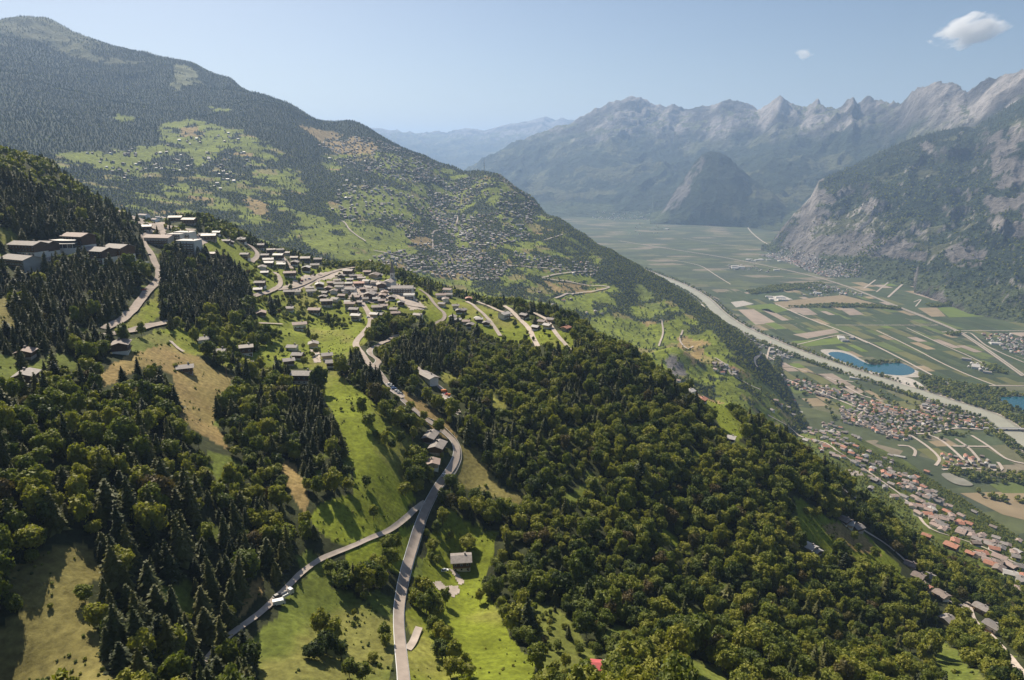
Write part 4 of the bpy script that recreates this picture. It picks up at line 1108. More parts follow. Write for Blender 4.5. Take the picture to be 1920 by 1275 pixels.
_cache = {}
def house_meshes(w, d, h, roof, wall, base, gable, detail):
    """w along the ridge (x), d across, h eaves height; gable end on the x sides"""
    key = (w, d, h, roof, wall, base, gable, detail)
    if key in _cache: return _cache[key]
    P = {}
    rh = d * .5 * .32 if gable else .0
    h0 = h * .38
    P['plinth'] = boxes('plinth', [(-w / 2 + .06, -d / 2 + .06, -4.5, w / 2 - .06, d / 2 - .06, h0)], WM[base])
    if gable:
        V = [(-w / 2, -d / 2, h0), (w / 2, -d / 2, h0), (w / 2, d / 2, h0), (-w / 2, d / 2, h0), (-w / 2, -d / 2, h), (w / 2, -d / 2, h), (w / 2, d / 2, h), (-w / 2, d / 2, h), (-w / 2, 0, h + rh), (w / 2, 0, h + rh)]
        me = bpy.data.meshes.new('wall'); me.from_pydata(V, [], [(0, 3, 2, 1), (0, 1, 5, 4), (2, 3, 7, 6), (1, 2, 6, 9, 5), (3, 0, 4, 8, 7), (4, 5, 9, 8), (6, 7, 8, 9)]); me.materials.append(WM[wall]); P['wall'] = me
        ov = 1.1; t = .32; s = rh / (d / 2)
        xo = w / 2 + ov; yo = d / 2 + ov; ze = h - ov * s
        V = []; f = []
        for sg in (-1, 1):
            k = len(V)
            V += [(-xo, 0, h + rh + .04), (xo, 0, h + rh + .04), (xo, sg * yo, ze + .04), (-xo, sg * yo, ze + .04), (-xo, 0, h + rh + t + .04), (xo, 0, h + rh + t + .04), (xo, sg * yo, ze + t + .04), (-xo, sg * yo, ze + t + .04)]
            q = [(0, 1, 2, 3), (4, 7, 6, 5), (2, 1, 5, 6), (3, 2, 6, 7), (0, 3, 7, 4)]
            if sg > 0: q = [tuple(reversed(z)) for z in q]
            f += [tuple(k + i for i in z) for z in q]
        P['roof'] = mesh_np('roof', V, np.array(f), [RM[roof]])
    else:
        P['wall'] = boxes('wall', [(-w / 2, -d / 2, h0, w / 2, d / 2, h)], WM[wall])
        P['roof'] = boxes('roof', [(-w / 2 - .3, -d / 2 - .3, h + .01, w / 2 + .3, d / 2 + .3, h + .4)], RM[roof])
    P['chimney'] = boxes('chimney', [(w * .18, -.45 + d * .12, h + rh * .5, w * .18 + .9, .45 + d * .12, h + rh + 1.3), (w * .18 - .12, -.57 + d * .12, h + rh + 1.3, w * .18 + 1.02, .57 + d * .12, h + rh + 1.5)], WM['stone'])
    if detail:
        fl = [h0 + .35] + ([z_ for z_ in np.arange(-2.2, h - 2.0, 2.9) if abs(z_ - h0 - .35) > 1.2] if detail == 2 else [])
        P['balcony'] = boxes('balcony', [q_ for z_ in fl for q_ in ((-w * .46, -d / 2 - 1.1, z_, w * .46, -d / 2 - .01, z_ + .15), (-w * .46, -d / 2 - 1.1, z_ + .15, w * .46, -d / 2 - 1.03, z_ + 1.0))], M_wood) if detail == 2 else boxes('balcony', [(-w * .46, -d / 2 - 1.1, h0 + .35, w * .46, -d / 2 - .01, h0 + .5), (-w * .46, -d / 2 - 1.1, h0 + .5, w * .46, -d / 2 - 1.03, h0 + 1.35)], M_wood)
        nw = max(2, int(w / 3.2)); P['window'] = boxes('window', [(-.6, -.07, -.65, .6, .03, .65)], M_frame); P['pane'] = boxes('pane', [(-.48, -.10, -.53, .48, -.071, .53)], M_glass)
        rows = [float(z_) + 1.7 for z_ in fl] if detail == 2 else [h0 + 1.9] + ([h0 * .55] if h0 > 1.5 else []) + ([h0 + 4.6] if h > h0 + 6 else [])
        P['spots'] = [((i + .5) / nw * w - w / 2, -d / 2, z) for z in rows for i in range(nw)]
        P['door'] = boxes('door', [(-.55, -.06, 0, .55, .04, 2.1)], M_dwood)
    _cache[key] = P
    return P

HN = []
HPX = []
def house(x, y, rot, w=12, d=10, h=6.5, roof='g', wall='timber', base='plaster', gable=True, detail=0, label=None, name='chalet', cat='house', group=None, z=None, reg=True, sink=0):
    if z is None:
        c, s = cos(rot), sin(rot)
        zz = [float(ground(x + c * a * w / 2 - s * b * d / 2, y + s * a * w / 2 + c * b * d / 2)) for a, b in ((0, 0), (1, 0), (-1, 0), (0, -1))]
        z = (sum(zz) / 4 + min(zz[1:])) / 2 - .2 - sink
    P = house_meshes(w, d, h, roof, wall, base, gable, detail)
    root = bpy.data.objects.new(name, None); COL.objects.link(root); root.location = (x, y, z); root.rotation_euler = (0, 0, rot)
    tag(root, label, cat, group)
    obj('plinth', P['plinth'], root); obj('wall', P['wall'], root)
    rf = obj('roof', P['roof'], root)
    if gable or detail: obj('chimney', P['chimney'], rf)
    if detail:
        obj('balcony', P['balcony'], root)
        for i, sp in enumerate(P['spots'][: 10 if detail == 1 else 40]):
            wo = obj('window', P['window'], root, sp)
            obj('pane', P['pane'], wo)
        obj('door', P['door'], root, (w * .5 - 1.2, -d / 2, .1))
    if reg: HOUSES.append((x, y, max(w, d) * .5 + 2.2)); HPX.append((x, y, z + h * .6, max(w, d) * .5))
    return root

def place_px(u, v, hh=4.0):
    p = hit([u], [v])[0]
    sl = sqrt(p[0] ** 2 + p[1] ** 2 + (p[2] - H) ** 2)
    dep = atan2(H - p[2], hypot_(p))
    q = hit([u], [v + hh * cos(dep) * F / sl])[0]
    return q, sqrt(q[0] ** 2 + q[1] ** 2 + (q[2] - H) ** 2)
def hypot_(p): return math.hypot(p[0], p[1])

SRC = {'A': (440, 380), 'B': (0, 380), 'C': (480, 640), 'D': (860, 380), 'E': (960, 640), 'F': (1440, 955), 'G': (1440, 640), 'L': (0, 640)}
SURVEY = [
 ('A', [(50,272,70,'g'),(190,325,65,'g'),(80,395,65,'g'),(272,362,65,'b'),(230,397,60,'g'),(340,370,55,'g'),(390,382,45,'b'),(253,430,80,'w'),(255,454,80,'w'),(205,478,85,'g'),(330,402,70,'w'),(345,443,55,'g'),(355,468,70,'w'),(225,515,50,'w'),(447,407,55,'b'),(450,447,70,'g'),(530,425,70,'b'),(625,443,65,'g'),(600,468,70,'g'),(537,498,65,'w'),(415,530,90,'p'),
  (193,600,85,'g'),(175,640,50,'w'),(410,675,80,'g'),(465,660,40,'g'),(560,632,65,'b'),(575,668,75,'g'),(635,612,70,'w'),(665,668,65,'g'),(700,635,50,'p'),(765,577,45,'b'),(780,607,75,'g'),(785,635,70,'g'),(850,520,75,'b'),(860,572,50,'d'),(855,600,45,'d'),(865,632,65,'p'),(870,660,85,'g'),(930,603,85,'r'),(990,518,60,'p'),(985,582,50,'d'),(1045,540,90,'b'),(1095,622,90,'b'),
  (1255,640,80,'g'),(1325,640,60,'g'),(1305,695,85,'w'),(1020,655,80,'b'),(1010,690,100,'g'),(1120,665,60,'p'),(1105,695,70,'p'),(1100,728,55,'p'),(1175,705,45,'g'),(905,705,80,'p'),(850,738,45,'d'),(925,738,40,'b'),(755,717,50,'g'),(690,748,90,'b'),(805,690,60,'p'),(600,800,90,'p'),(865,770,85,'p'),(893,805,75,'g'),(910,852,80,'w'),(1065,780,80,'b'),(1045,828,50,'w'),(1105,832,60,'d'),(1110,765,70,'p'),
  (1200,817,70,'p'),(1190,790,60,'b'),(1370,830,70,'b'),(1243,742,40,'d'),(1592,660,70,'p'),(1600,687,65,'g'),(1540,700,80,'p'),(1550,752,60,'g'),(1575,722,70,'b'),(1650,765,60,'g'),(1677,803,55,'d'),(1748,712,55,'r'),(1628,850,50,'g'),(1668,870,50,'d'),(1730,883,65,'p'),(1760,907,60,'g'),(1825,865,50,'w'),(1540,937,80,'g'),(1880,892,40,'g'),
  (200,814,80,'p'),(410,780,45,'g'),(487,924,105,'p'),(590,1050,75,'g'),(435,1073,60,'g'),(690,1137,85,'g'),(725,1187,60,'g'),(405,1174,70,'g'),(475,1132,70,'g'),(90,1097,100,'b'),(90,1192,100,'g'),(950,560,60,'b'),(930,545,50,'p'),(880,545,40,'g'),(800,545,50,'g'),(1040,590,50,'b'),(1000,630,60,'b'),(960,640,45,'p'),(720,595,50,'p'),(740,655,45,'b'),(830,655,40,'g'),(905,680,55,'b'),(970,715,55,'g'),(1060,715,50,'d'),(660,700,45,'g'),(1150,640,45,'d'),(1080,540,55,'d')]),
 ('B', [(885,62,75,'p'),(1180,112,70,'g'),(1315,134,85,'b'),(1420,142,95,'b'),(1095,187,70,'w'),(1565,255,100,'w'),(1595,372,65,'b'),(1835,397,65,'g'),(1690,277,60,'g'),(1720,287,60,'g'),(1800,274,70,'g'),(1620,217,50,'w'),(910,1072,150,'b'),(1385,1217,110,'g'),(1515,1012,80,'g'),(1645,1102,70,'g'),(200,1112,60,'p'),(1520,235,60,'g')]),
 ('L', [(205,272,150,'g')]),
 ('C', [(1322,898,60,'p')]),
 ('D', [(340,840,90,'w'),(492,840,70,'g'),(577,922,65,'w'),(687,868,60,'g'),(622,882,50,'b'),(800,930,70,'r'),(664,912,40,'w'),(30,800,50,'g'),(150,860,50,'w')]),
 ('E', [(1165,257,50,'b'),(1240,292,45,'p'),(1215,302,30,'w'),(1280,337,60,'g'),(1330,377,40,'w'),(1420,427,60,'r'),(1630,714,40,'w')]),
 ('F', [(600,94,35,'w'),(665,122,45,'d'),(575,72,50,'b'),(345,300,40,'w'),(310,272,35,'w'),(1060,410,60,'b'),(1120,497,60,'b'),(1190,497,70,'g'),(1290,637,90,'b'),(1585,752,95,'g'),(1335,822,90,'g'),(1665,897,100,'d'),(1165,577,60,'r'),(660,-20,0,'g'),
  (1180,207,60,'r'),(1365,282,90,'r'),(1505,332,60,'r'),(1640,387,80,'p'),(1725,362,90,'p'),(1805,432,80,'p'),(1870,232,70,'p'),(1860,317,60,'w'),(1495,110,70,'r'),(1720,447,80,'b'),(1310,130,80,'d'),(1250,95,70,'p'),(1370,45,70,'r'),(1440,50,70,'p'),(1120,35,80,'p'),(1200,10,60,'p'),(1330,20,70,'r'),(1450,160,70,'g'),(1520,205,60,'p'),(1440,100,50,'r'),(1680,130,70,'b'),(1700,215,60,'g'),(1650,270,60,'g'),(1270,60,60,'b'),(1540,20,60,'d'),(1850,590,50,'p')]),
 ('G', [(270,677,60,'g'),(280,742,60,'w'),(355,742,60,'w'),(565,797,60,'r'),(655,787,50,'r'),(620,837,60,'r'),(680,872,55,'r'),(645,905,80,'d'),(505,857,80,'p'),(775,952,45,'w'),(895,1002,80,'r'),(925,975,50,'g'),(795,1042,60,'d'),(1110,1012,70,'r'),(1185,977,50,'r'),(765,1102,50,'g'),(1160,1092,60,'r'),(1240,1122,50,'g'),(1025,1047,50,'p'),(1060,1078,55,'g'),(1060,1105,60,'g'),(1120,1140,50,'b'),(1150,1150,55,'r'),(1180,1170,60,'b'),(1095,1170,60,'p'),(1130,1195,55,'p'),(1220,1160,55,'b'),(1260,1200,55,'d'),(1290,1180,50,'b'),(1220,1225,60,'p'),(1170,1235,55,'b'),(1080,1235,60,'p'),(1350,1230,60,'p'),(1310,1220,50,'b'),(1015,1165,60,'g'),(1050,1215,50,'g'),
  (900,990,50,'g'),(915,850,45,'g'),(430,720,50,'g'),(480,740,45,'d'),(520,700,50,'p'),(470,680,40,'w'),(330,690,45,'p'),(400,680,45,'g'),(550,745,45,'b'),(750,825,45,'p'),(240,535,55,'w'),(150,490,40,'g'),(60,440,45,'p'),(190,445,50,'r'),(30,510,45,'g'),(90,470,40,'r'),(190,545,50,'d')]),
]
KW = {'g': 'grey', 'd': 'dark', 'p': 'rosy', 'r': 'red', 'w': 'pale', 'b': 'brown', 's': 'crimson'}
hr = random.Random(4)
HREC = []
used_n = 0
for src, lst in SURVEY:
    ox, oy = SRC[src]
    for (cx, cy, wp, rf) in lst:
        if wp == 0: continue
        u = ox + cx / 3.983; v = oy + cy / 3.983
        q, sl = place_px(u, v)
        wid = (wp / 3.983 * sl / F - 1.8) * (.85 if src in 'FG' else .95)
        wid = min(max(wid, 7.5), 20)
        far_ = sl > 1250
        if far_: wid = min(max(wid, 8), 11.5)
        wq = round(wid / 1.5) * 1.5; dq = round(min(max(wq * hr.choice([.7, .8, .9]), 7), 12) / 1.5) * 1.5
        hq = hr.choice([5.5, 6.5, 7.5]) if wid > 9 else 4.5
        base_rot = 0.0 if src in 'ABLC' else radians(-32)
        if src == 'F' or src == 'G': base_rot = radians(-38)
        rot = base_rot + hr.gauss(0, .16) + (pi / 2 if hr.random() < .22 else 0)
        rot += -atan2(q[0], q[1]) * .5 
        wall = hr.choice(['timber', 'timber', 'timber', 'plaster', 'ochre']) if not far_ else hr.choice(['plaster', 'ochre', 'timber', 'grey'])
        base = hr.choice(['plaster', 'plaster', 'stone'])
        det = 1 if (sl < 1150 and wid > 8.5) else 0
        o = house(q[0], q[1], rot, wq, dq, hq, rf, wall, base, True, det)
        HREC.append((o, u, v, rf, wq, wall))
HLM = [(723,525,'the church'),(672,531,'the bright red roof of the village core'),(754,541,'the long hotel at the village right end'),(518,543,'the hairpin bend beside the village'),(588,655,'the small car park below the village'),(694,600,'the village street bend'),(484,478,'the curve of the upper lane'),(562,613,'the lone rosy roof in the green meadow'),(833,600,'the junction at the right village edge'),(1000,612,'the parallel ridge lanes'),(350,440,'the white apartment towers'),(232,648,'the brown roof above the dry slope'),(280,430,'the resort road fork'),(1300,730,'the row of houses at the forest ridge'),(1590,980,'the dry clearing'),(1815,1135,'the forked lane in the lower right corner'),(1600,870,'the white forecourt above the river'),(1730,945,'the old village on the lower slope'),(1850,1035,'the lower slope main street'),(1480,770,'the terrace hamlet above the river plain'),(360,690,'the dry hillside')]
def relabel(recs, noun, LMs):
    cn = {}
    for r_ in recs:
        o, u, v, rf = r_[:4]
        k = min(range(len(LMs)), key=lambda q: (LMs[q][0] - u) ** 2 + (LMs[q][1] - v) ** 2)
        dx, dy = u - LMs[k][0], v - LMs[k][1]
        side = ('beyond' if dy < 0 else 'in front of') if abs(dy) * 1.6 > abs(dx) else ('left of' if dx < 0 else 'right of')
        cn.setdefault((k, side, rf), []).append((math.hypot(dx, dy), r_))
    for (k, side, rf), l in cn.items():
        l.sort(key=lambda t: t[0])
        for q, (d_, r_) in enumerate(l):
            o = r_[0]
            od = (ORDN[min(q, 14)] + ' ') if len(l) > 1 else ''
            o['label'] = '%s%s roofed %s %s %s' % (od, KW[rf], noun, side, LMs[k][2])
            o['category'] = 'house'; o['group'] = 'houses on the slopes'
ORDN = ['nearest', 'second', 'third', 'fourth', 'fifth', 'sixth', 'seventh', 'eighth', 'ninth', 'tenth', 'eleventh', 'twelfth', 'thirteenth', 'fourteenth', 'fifteenth']
relabel(HREC, 'house', HLM)

# --- particular buildings
def special(u, v, rot, label, name='chalet', cat='house', hh=4, **k):
    q, sl = place_px(u, v, hh)
    return house(q[0], q[1], rot, label=label, name=name, cat=cat, **k), q, sl
special(865, 1052, radians(6), 'lone chalet with grey slate roof right of the main road', w=10, d=8.5, h=6, roof='g', wall='timber', base='plaster', detail=1)
special(570, 706, radians(-2), 'wide white farmhouse with grey roof at the meadow top', name='farmhouse', w=15.5, d=10.5, h=7, roof='g', wall='timber', base='plaster', detail=1)
special(808, 816, radians(78), 'upper long barn with two-pitch grey roof in the road bend', name='barn', cat='barn', w=13, d=7.5, h=5, roof='g', wall='timber', base='stone')
special(821, 836, radians(80), 'lower barn with ribbed grey roof beside the road bend', name='barn', cat='barn', w=11.5, d=8.5, h=5.5, roof='g', wall='timber', base='stone')
special(803, 705, radians(-55), 'long narrow workshop with grey roof above the gravel yard', name='workshop', cat='workshop', w=21, d=8, h=6, roof='g', wall='plaster', base='plaster')
special(1124, 1251, radians(-8), 'small shed with crimson roof among trees at the bottom edge', name='shed', cat='shed', w=6, d=4.5, h=3, roof='s', wall='timber', base='stone', hh=2)
special(1440 + 980 / 3.983, 640 + 855 / 3.983, radians(-30), 'long white greenhouse on the orchard slope above the river plain', name='greenhouse', cat='greenhouse', w=27, d=9, h=3, roof='w', wall='grey', base='grey')
# hotel complex on the left
special(55, 453, radians(-14), 'broad hotel with grey roof and three balcony floors at left', name='hotel', cat='hotel', w=27, d=14, h=10, roof='g', wall='timber', base='plaster', detail=2, hh=13)
special(90, 459, radians(-14), 'stepped hotel wing with small grey gable beside the glass hall', name='hotel_wing', cat='hotel', w=13, d=14, h=10, roof='g', wall='timber', base='plaster', detail=2, hh=10)
special(42, 487, radians(-24), 'low grey roofed hotel building in front of the broad hotel', name='hotel', cat='hotel', w=30, d=15, h=9, roof='g', wall='grey', base='grey', detail=2, hh=8)
special(150, 438, radians(-18), 'tall apartment house with rosy roof and tiered dark balconies', name='apartment_house', cat='apartment house', w=24, d=15, h=13, roof='p', wall='timber', base='plaster', detail=2, hh=16)
special(188, 468, radians(-20), 'dark timber lodge with grey roof left of the round terrace', name='lodge', cat='lodge', w=24, d=16, h=10, roof='g', wall='timber', base='plaster', detail=2, hh=10)
special(225, 458, radians(-20), 'taller dark timber lodge with pale grey roof by the round terrace', name='lodge', cat='lodge', w=22, d=16, h=11, roof='g', wall='timber', base='plaster', detail=2, hh=14)
special(302, 448, radians(-10), 'grey apartment block with dark recessed balconies beside the resort road', name='apartment_block', cat='apartment block', w=30, d=15, h=11, roof='p', wall='grey', base='stone', detail=2, hh=8)
special(270, 402, radians(-28), 'long rosy roofed resort building topmost on the spur', name='resort_building', cat='apartment block', w=38, d=18, h=9, roof='p', wall='plaster', base='plaster', detail=2, hh=8)
special(291, 411, radians(-28), 'lower wing of the rosy roofed resort building', name='resort_building', cat='apartment block', w=22, d=16, h=7, roof='p', wall='plaster', base='plaster', detail=1, hh=6)
for (u, v, w_, d_, h_, lab) in [(335, 440, 16, 14, 15, 'leftmost white flat roofed apartment tower'), (349, 436, 20, 13, 17, 'middle white flat roofed apartment tower with stepped top'), (357, 452, 22, 15, 19, 'front white flat roofed apartment tower with bare side wall')]:
    special(u, v, radians(-8), lab, name='apartment_tower', cat='apartment tower', w=w_, d=d_, h=h_, roof='w', wall='plaster', base='grey', gable=False, detail=2, hh=h_)
special(755, 540, radians(0), 'long village hotel with grey roof and white balcony front', name='village_hotel', cat='hotel', w=27, d=13.5, h=10, roof='g', wall='plaster', base='plaster', detail=2, hh=8)
# curved glass hall
def glass_hall():
    q, sl = place_px(112, 462, 6)
    root = bpy.data.objects.new('glass_hall', None); COL.objects.link(root); root.location = tuple(q); root.rotation_euler = (0, 0, radians(-12))
    tag(root, 'curved glass fronted hall with pale roof bands between the hotels', 'hall')
    Rr = 30; n = 16; a0, a1 = radians(-125), radians(-55)
    def arc(r0, r1, z0, z1, nm, m, par):
        V = []; f = []
        for i in range(n + 1):
            a = a0 + (a1 - a0) * i / n
            for (r_, z_) in ((r0, z0), (r1, z0), (r1, z1), (r0, z1)): V.append((cos(a) * r_, sin(a) * r_ + Rr * .8, z_))
        for i in range(n):
            k = i * 4
            for j in range(4): f.append((k + j, k + (j + 1) % 4, k + 4 + (j + 1) % 4, k + 4 + j))
        f += [(0, 3, 2, 1), (n * 4, n * 4 + 1, n * 4 + 2, n * 4 + 3)]
        return obj(nm, mesh_np(nm, V, np.array(f), [m]), par)
    arc(14, 27, -4, 3.6, 'plinth', WM['plaster'], root); arc(14.3, 26.6, 3.61, 7.2, 'glazing', M_glass, root)
    rf = arc(13, 27.8, 7.21, 7.7, 'roof', RM['w'], root); arc(14.3, 22, 7.71, 9.5, 'upper_glazing', M_glass, root); arc(13.6, 23, 9.51, 10, 'upper_roof', RM['w'], root)
    for i in range(1, n, 2):
        a = a0 + (a1 - a0) * i / n
        m_ = obj('mullion', boxes('mullion', [(-.15, -.15, 3.6, .15, .15, 7.2)], M_frame), root, (cos(a) * 26.8, sin(a) * 26.8 + Rr * .8, 0))
    HOUSES.append((q[0], q[1], 26))
glass_hall()
# round terrace with planted deck
def terrace():
    q, sl = place_px(250, 492, 1)
    root = bpy.data.objects.new('round_terrace', None); COL.objects.link(root); root.location = tuple(q)
    tag(root, 'curved terrace with white parapet bands above the resort road', 'terrace')
    for k, (z0, z1, r_) in enumerate([(-5, -2.4, 15.5), (-2.0, .2, 17), (.6, 2.6, 18.5)]):
        V = []; n = 14
        for i in range(n + 1):
            a = radians(-170 + 150 * i / n)
            V += [(cos(a) * r_, sin(a) * r_ * .7, z0), (cos(a) * r_, sin(a) * r_ * .7, z1), (cos(a) * (r_ - .5), sin(a) * (r_ - .5) * .7, z1), (cos(a) * (r_ - .5), sin(a) * (r_ - .5) * .7, z0)]
        f = [(i * 4 + j, i * 4 + 4 + j, i * 4 + 4 + (j + 1) % 4, i * 4 + (j + 1) % 4) for i in range(n) for j in range(4)]
        obj('parapet', mesh_np('parapet', V, np.array(f), [WM['plaster']]), root)
    V = [(cos(radians(-170 + 150 * i / 14)) * 18, sin(radians(-170 + 150 * i / 14)) * 18 * .7, 1.4) for i in range(15)]
    me = bpy.data.meshes.new('deck'); me.from_pydata(V, [], [tuple(range(15))]); me.materials.append(WM['ochre']); obj('deck', me, root)
    obj('core', boxes('core', [(-14, -6, -6, 14, -1, 1.3)], WM['grey']), root)
    HOUSES.append((q[0], q[1], 20))
terrace()
# church
def church():
    q, sl = place_px(724, 538, 2)
    root, _, _ = special(730, 526, radians(80), 'white village church with steep grey roof below the slender spire', name='church', cat='church', w=22, d=12, h=8, roof='g', wall='plaster', base='plaster', hh=8)
    q2 = q
    t = bpy.data.objects.new('bell_tower', None); COL.objects.link(t); t.parent = root
    M = root.location; dx, dy = q2[0] - 5 - M.x, q2[1] + 3 - M.y; r0 = -root.rotation_euler.z
    ox = -14.2
    def part(n_, me): return obj(n_, me, t, (ox, 0, 0))
    COL.objects.unlink(t); bpy.data.objects.remove(t)
    tw = obj('bell_tower', boxes('bell_tower', [(-2.6, -2.6, -5, 2.6, 2.6, 17)], WM['plaster']), root, (13.8, 0, 0))
    V = [(-2.9, -2.9, 17.01), (2.9, -2.9, 17.01), (2.9, 2.9, 17.01), (-2.9, 2.9, 17.01), (0, 0, 33)]
    obj('spire', mesh_np('spire', V[:], np.array([(0, 1, 4), (1, 2, 4), (2, 3, 4), (3, 0, 4)]), [RM['d']]), tw)
    for a in range(4):
        c_ = obj('belfry_opening', boxes('belfry_opening', [(-.7, -.06, -1.3, .7, .04, 1.3)], M_glass), tw, ((0, -2.62, 13.5), (2.62, 0, 13.5), (0, 2.62, 13.5), (-2.62, 0, 13.5))[a]); c_.rotation_euler = (0, 0, a * pi / 2)
    HOUSES.append((q[0], q[1], 14))
church()

# antenna mast on the far ridge
def mast():
    q = hit([908], [322], 3000)[0]
    root = bpy.data.objects.new('antenna_mast', None); COL.objects.link(root); root.location = (q[0], q[1], q[2] - 3)
    tag(root, 'thin antenna mast standing on the wooded ridge line above the villages', 'mast')
    obj('pole', boxes('pole', [(-1.4, -1.4, 0, 1.4, 1.4, 40), (-.8, -.8, 40, .8, .8, 76)], WM['grey']), root)
    for z in (30, 44, 58): obj('antenna_ring', boxes('antenna_ring', [(-2.6, -2.6, z, 2.6, 2.6, z + 2)], M_frame), root)
mast()

# bridge over the river at the right
def bridge():
    a, b = hitflat([1440 + 1600 / 3.983, 1980], [640 + 660 / 3.983, 640 + 672 / 3.983])
    d = b[:2] - a[:2]; L = float(np.linalg.norm(d)); 
    root = bpy.data.objects.new('road_bridge', None); COL.objects.link(root); root.location = (a[0], a[1], 0); root.rotation_euler = (0, 0, atan2(d[1], d[0]))
    tag(root, 'grey road bridge crossing the river at the right edge', 'bridge')
    obj('deck', boxes('deck', [(0, -5, 5, L, 5, 6.2)], WM['grey']), root)
    for s_ in (-5, 4.7): obj('parapet', boxes('parapet', [(0, s_, 6.21, L, s_ + .3, 7.2)], M_frame), root)
    for k in range(1, int(L / 35)): obj('pier', boxes('pier', [(k * 35 - 1, -3.5, -1, k * 35 + 1, 3.5, 4.99)], WM['grey']), root)
bridge()

# vehicles
PA = {'white': mat('white paint', (.75, .75, .74), .3, .5), 'red': mat('red paint', (.5, .04, .03), .3, .5), 'blue': mat('blue paint', (.05, .12, .32), .3, .5), 'grey': mat('silver paint', (.42, .43, .44), .35, .5), 'black': mat('dark paint', (.03, .03, .035), .3, .5), 'orange': mat('orange paint', (.6, .2, .03), .4, .4)}
M_rub = mat('rubber', (.03, .03, .03), .8)
def prism(name, prof, y0, y1, m):
    n = len(prof); V = [(x, y0, z) for x, z in prof] + [(x, y1, z) for x, z in prof]
    me = bpy.data.meshes.new(name); me.from_pydata(V, [], [tuple(range(n)), tuple(range(2 * n - 1, n - 1, -1))] + [(i, i + n, (i + 1) % n + n, (i + 1) % n) for i in range(n)]); me.materials.append(m); return me
_wheel = None
def vehicle(u, v, rot, kind, color, label):
    global _wheel
    q = hit([u], [v])[0]
    nm = {'car': 'parked_car', 'van': 'delivery_van', 'truck': 'truck'}[kind]
    root = bpy.data.objects.new(nm, None); COL.objects.link(root); root.location = (q[0], q[1], q[2] + .3); root.rotation_euler = (0, 0, rot)
    tag(root, label, {'car': 'car', 'van': 'van', 'truck': 'truck'}[kind], 'vehicles by the road' if 'vehicle' in label else None)
    if kind == 'car':
        obj('body', prism('body', [(-2.1, .35), (2.1, .35), (2.15, .8), (1.2, .98), (-1.9, 1.0), (-2.15, .8)], -.85, .85, PA[color]), root)
        obj('cabin', prism('cabin', [(-1.6, .99), (1.1, .97), (.5, 1.5), (-1.2, 1.52)], -.74, .74, M_glass), root); obj('roof', boxes('roof', [(-1.15, -.7, 1.53, .45, .7, 1.57)], PA[color]), root); xs = (-1.3, 1.35); yw = .8; L = 1
    elif kind == 'van':
        obj('body', prism('body', [(-2.6, .4), (2.6, .4), (2.6, 1.1), (1.9, 1.9), (1.5, 2.3), (-2.6, 2.3)], -1, 1, PA[color]), root); obj('windscreen', prism('windscreen', [(2.5, 1.22), (2.62, 1.2), (1.98, 1.95), (1.9, 1.93)], -.9, .9, M_glass), root); xs = (-1.7, 1.7); yw = .95; L = 1.1
    else:
        obj('cab', prism('cab', [(2.4, .8), (4.2, .8), (4.3, 1.9), (3.9, 3.0), (2.4, 3.0)], -1.2, 1.2, PA[color]), root); obj('windscreen', boxes('windscreen', [(4.24, -1.0, 1.9, 4.34, 1.0, 2.7)], M_glass), root)
        obj('load_bed', boxes('load_bed', [(-4.2, -1.25, .9, 2.2, 1.25, 1.15), (-4.2, -1.25, 1.15, 2.2, -1.15, 2.0), (-4.2, 1.15, 1.15, 2.2, 1.25, 2.0), (-4.2, -1.15, 1.15, -4.1, 1.15, 2.0)], PA['grey']), root); xs = (-3, -1.8, 3.2); yw = 1.1; L = 1.4
    if _wheel is None:
        _wheel = prism('wheel', [(cos(i * pi / 5) * .36, sin(i * pi / 5) * .36 + .36) for i in range(10)], -.12, .12, M_rub)
    for x_ in xs:
        for s_ in (-1, 1):
            w_ = obj('wheel', _wheel, root, (x_, s_ * yw, 0)); w_.scale = (L, 1, L)
vehicle(832, 893, radians(75), 'car', 'white', 'white car driving through the shaded road bend')
vehicle(834, 1072, radians(20), 'car', 'white', 'white car parked on the grass left of the lone chalet')
vehicle(533, 1122, radians(50), 'truck', 'grey', 'grey flatbed truck standing on the side lane')
vehicle(524, 1134, radians(20), 'van', 'white', 'white van parked in front of the flatbed truck')
vehicle(520, 1121, radians(45), 'car', 'black', 'dark car beside the flatbed truck on the side lane')
vehicle(297, 533, radians(70), 'car', 'white', 'white car at the grass edge of the resort road curve')
vehicle(280, 479, radians(75), 'car', 'black', 'dark car driving down the upper resort road')
vehicle(270, 545, radians(60), 'car', 'red', 'red car in the shaded lower part of the resort road')
for i, (u, v, c) in enumerate([(730,722,'white'),(734,726,'grey'),(738,730,'blue'),(743,735,'white'),(748,739,'grey')]):
    vehicle(u, v, radians(30), 'car', c, '%s car in the diagonal row on the parking strip, %s from the top' % ({'white':'white','grey':'silver','blue':'blue'}[c], ['first','second','third','fourth','fifth'][i]))
for i, (u, v, k, c, l) in enumerate([(833,736,'van','orange','orange van at the top of the gravel yard'),(838,741,'car','red','red car in the upper gravel yard'),(842,748,'truck','orange','orange truck in the middle of the gravel yard'),(848,754,'car','blue','blue car in the lower gravel yard'),(852,762,'van','white','white van at the bottom of the gravel yard'),
     (560,529,'car','white','white car parked left on the village street'),(566,527,'car','red','red car parked beside the white one on the village street'),(573,525,'car','grey','silver car parked in the row on the village street'),(580,524,'car','blue','blue car parked right on the village street'),(593,668,'car','white','white car in the small car park below the village'),
     (288,424,'car','red','red car at the resort road fork'),(292,427,'car','white','white car at the resort road fork'),(296,422,'car','grey','silver car near the resort road fork'),(690,596,'car','white','white car climbing the village street'),(105,486,'car','white','white car on the hotel forecourt'),(96,487,'car','grey','silver car on the hotel forecourt')]):
    vehicle(u, v, radians(20 + 37 * i % 90), k, c, l)
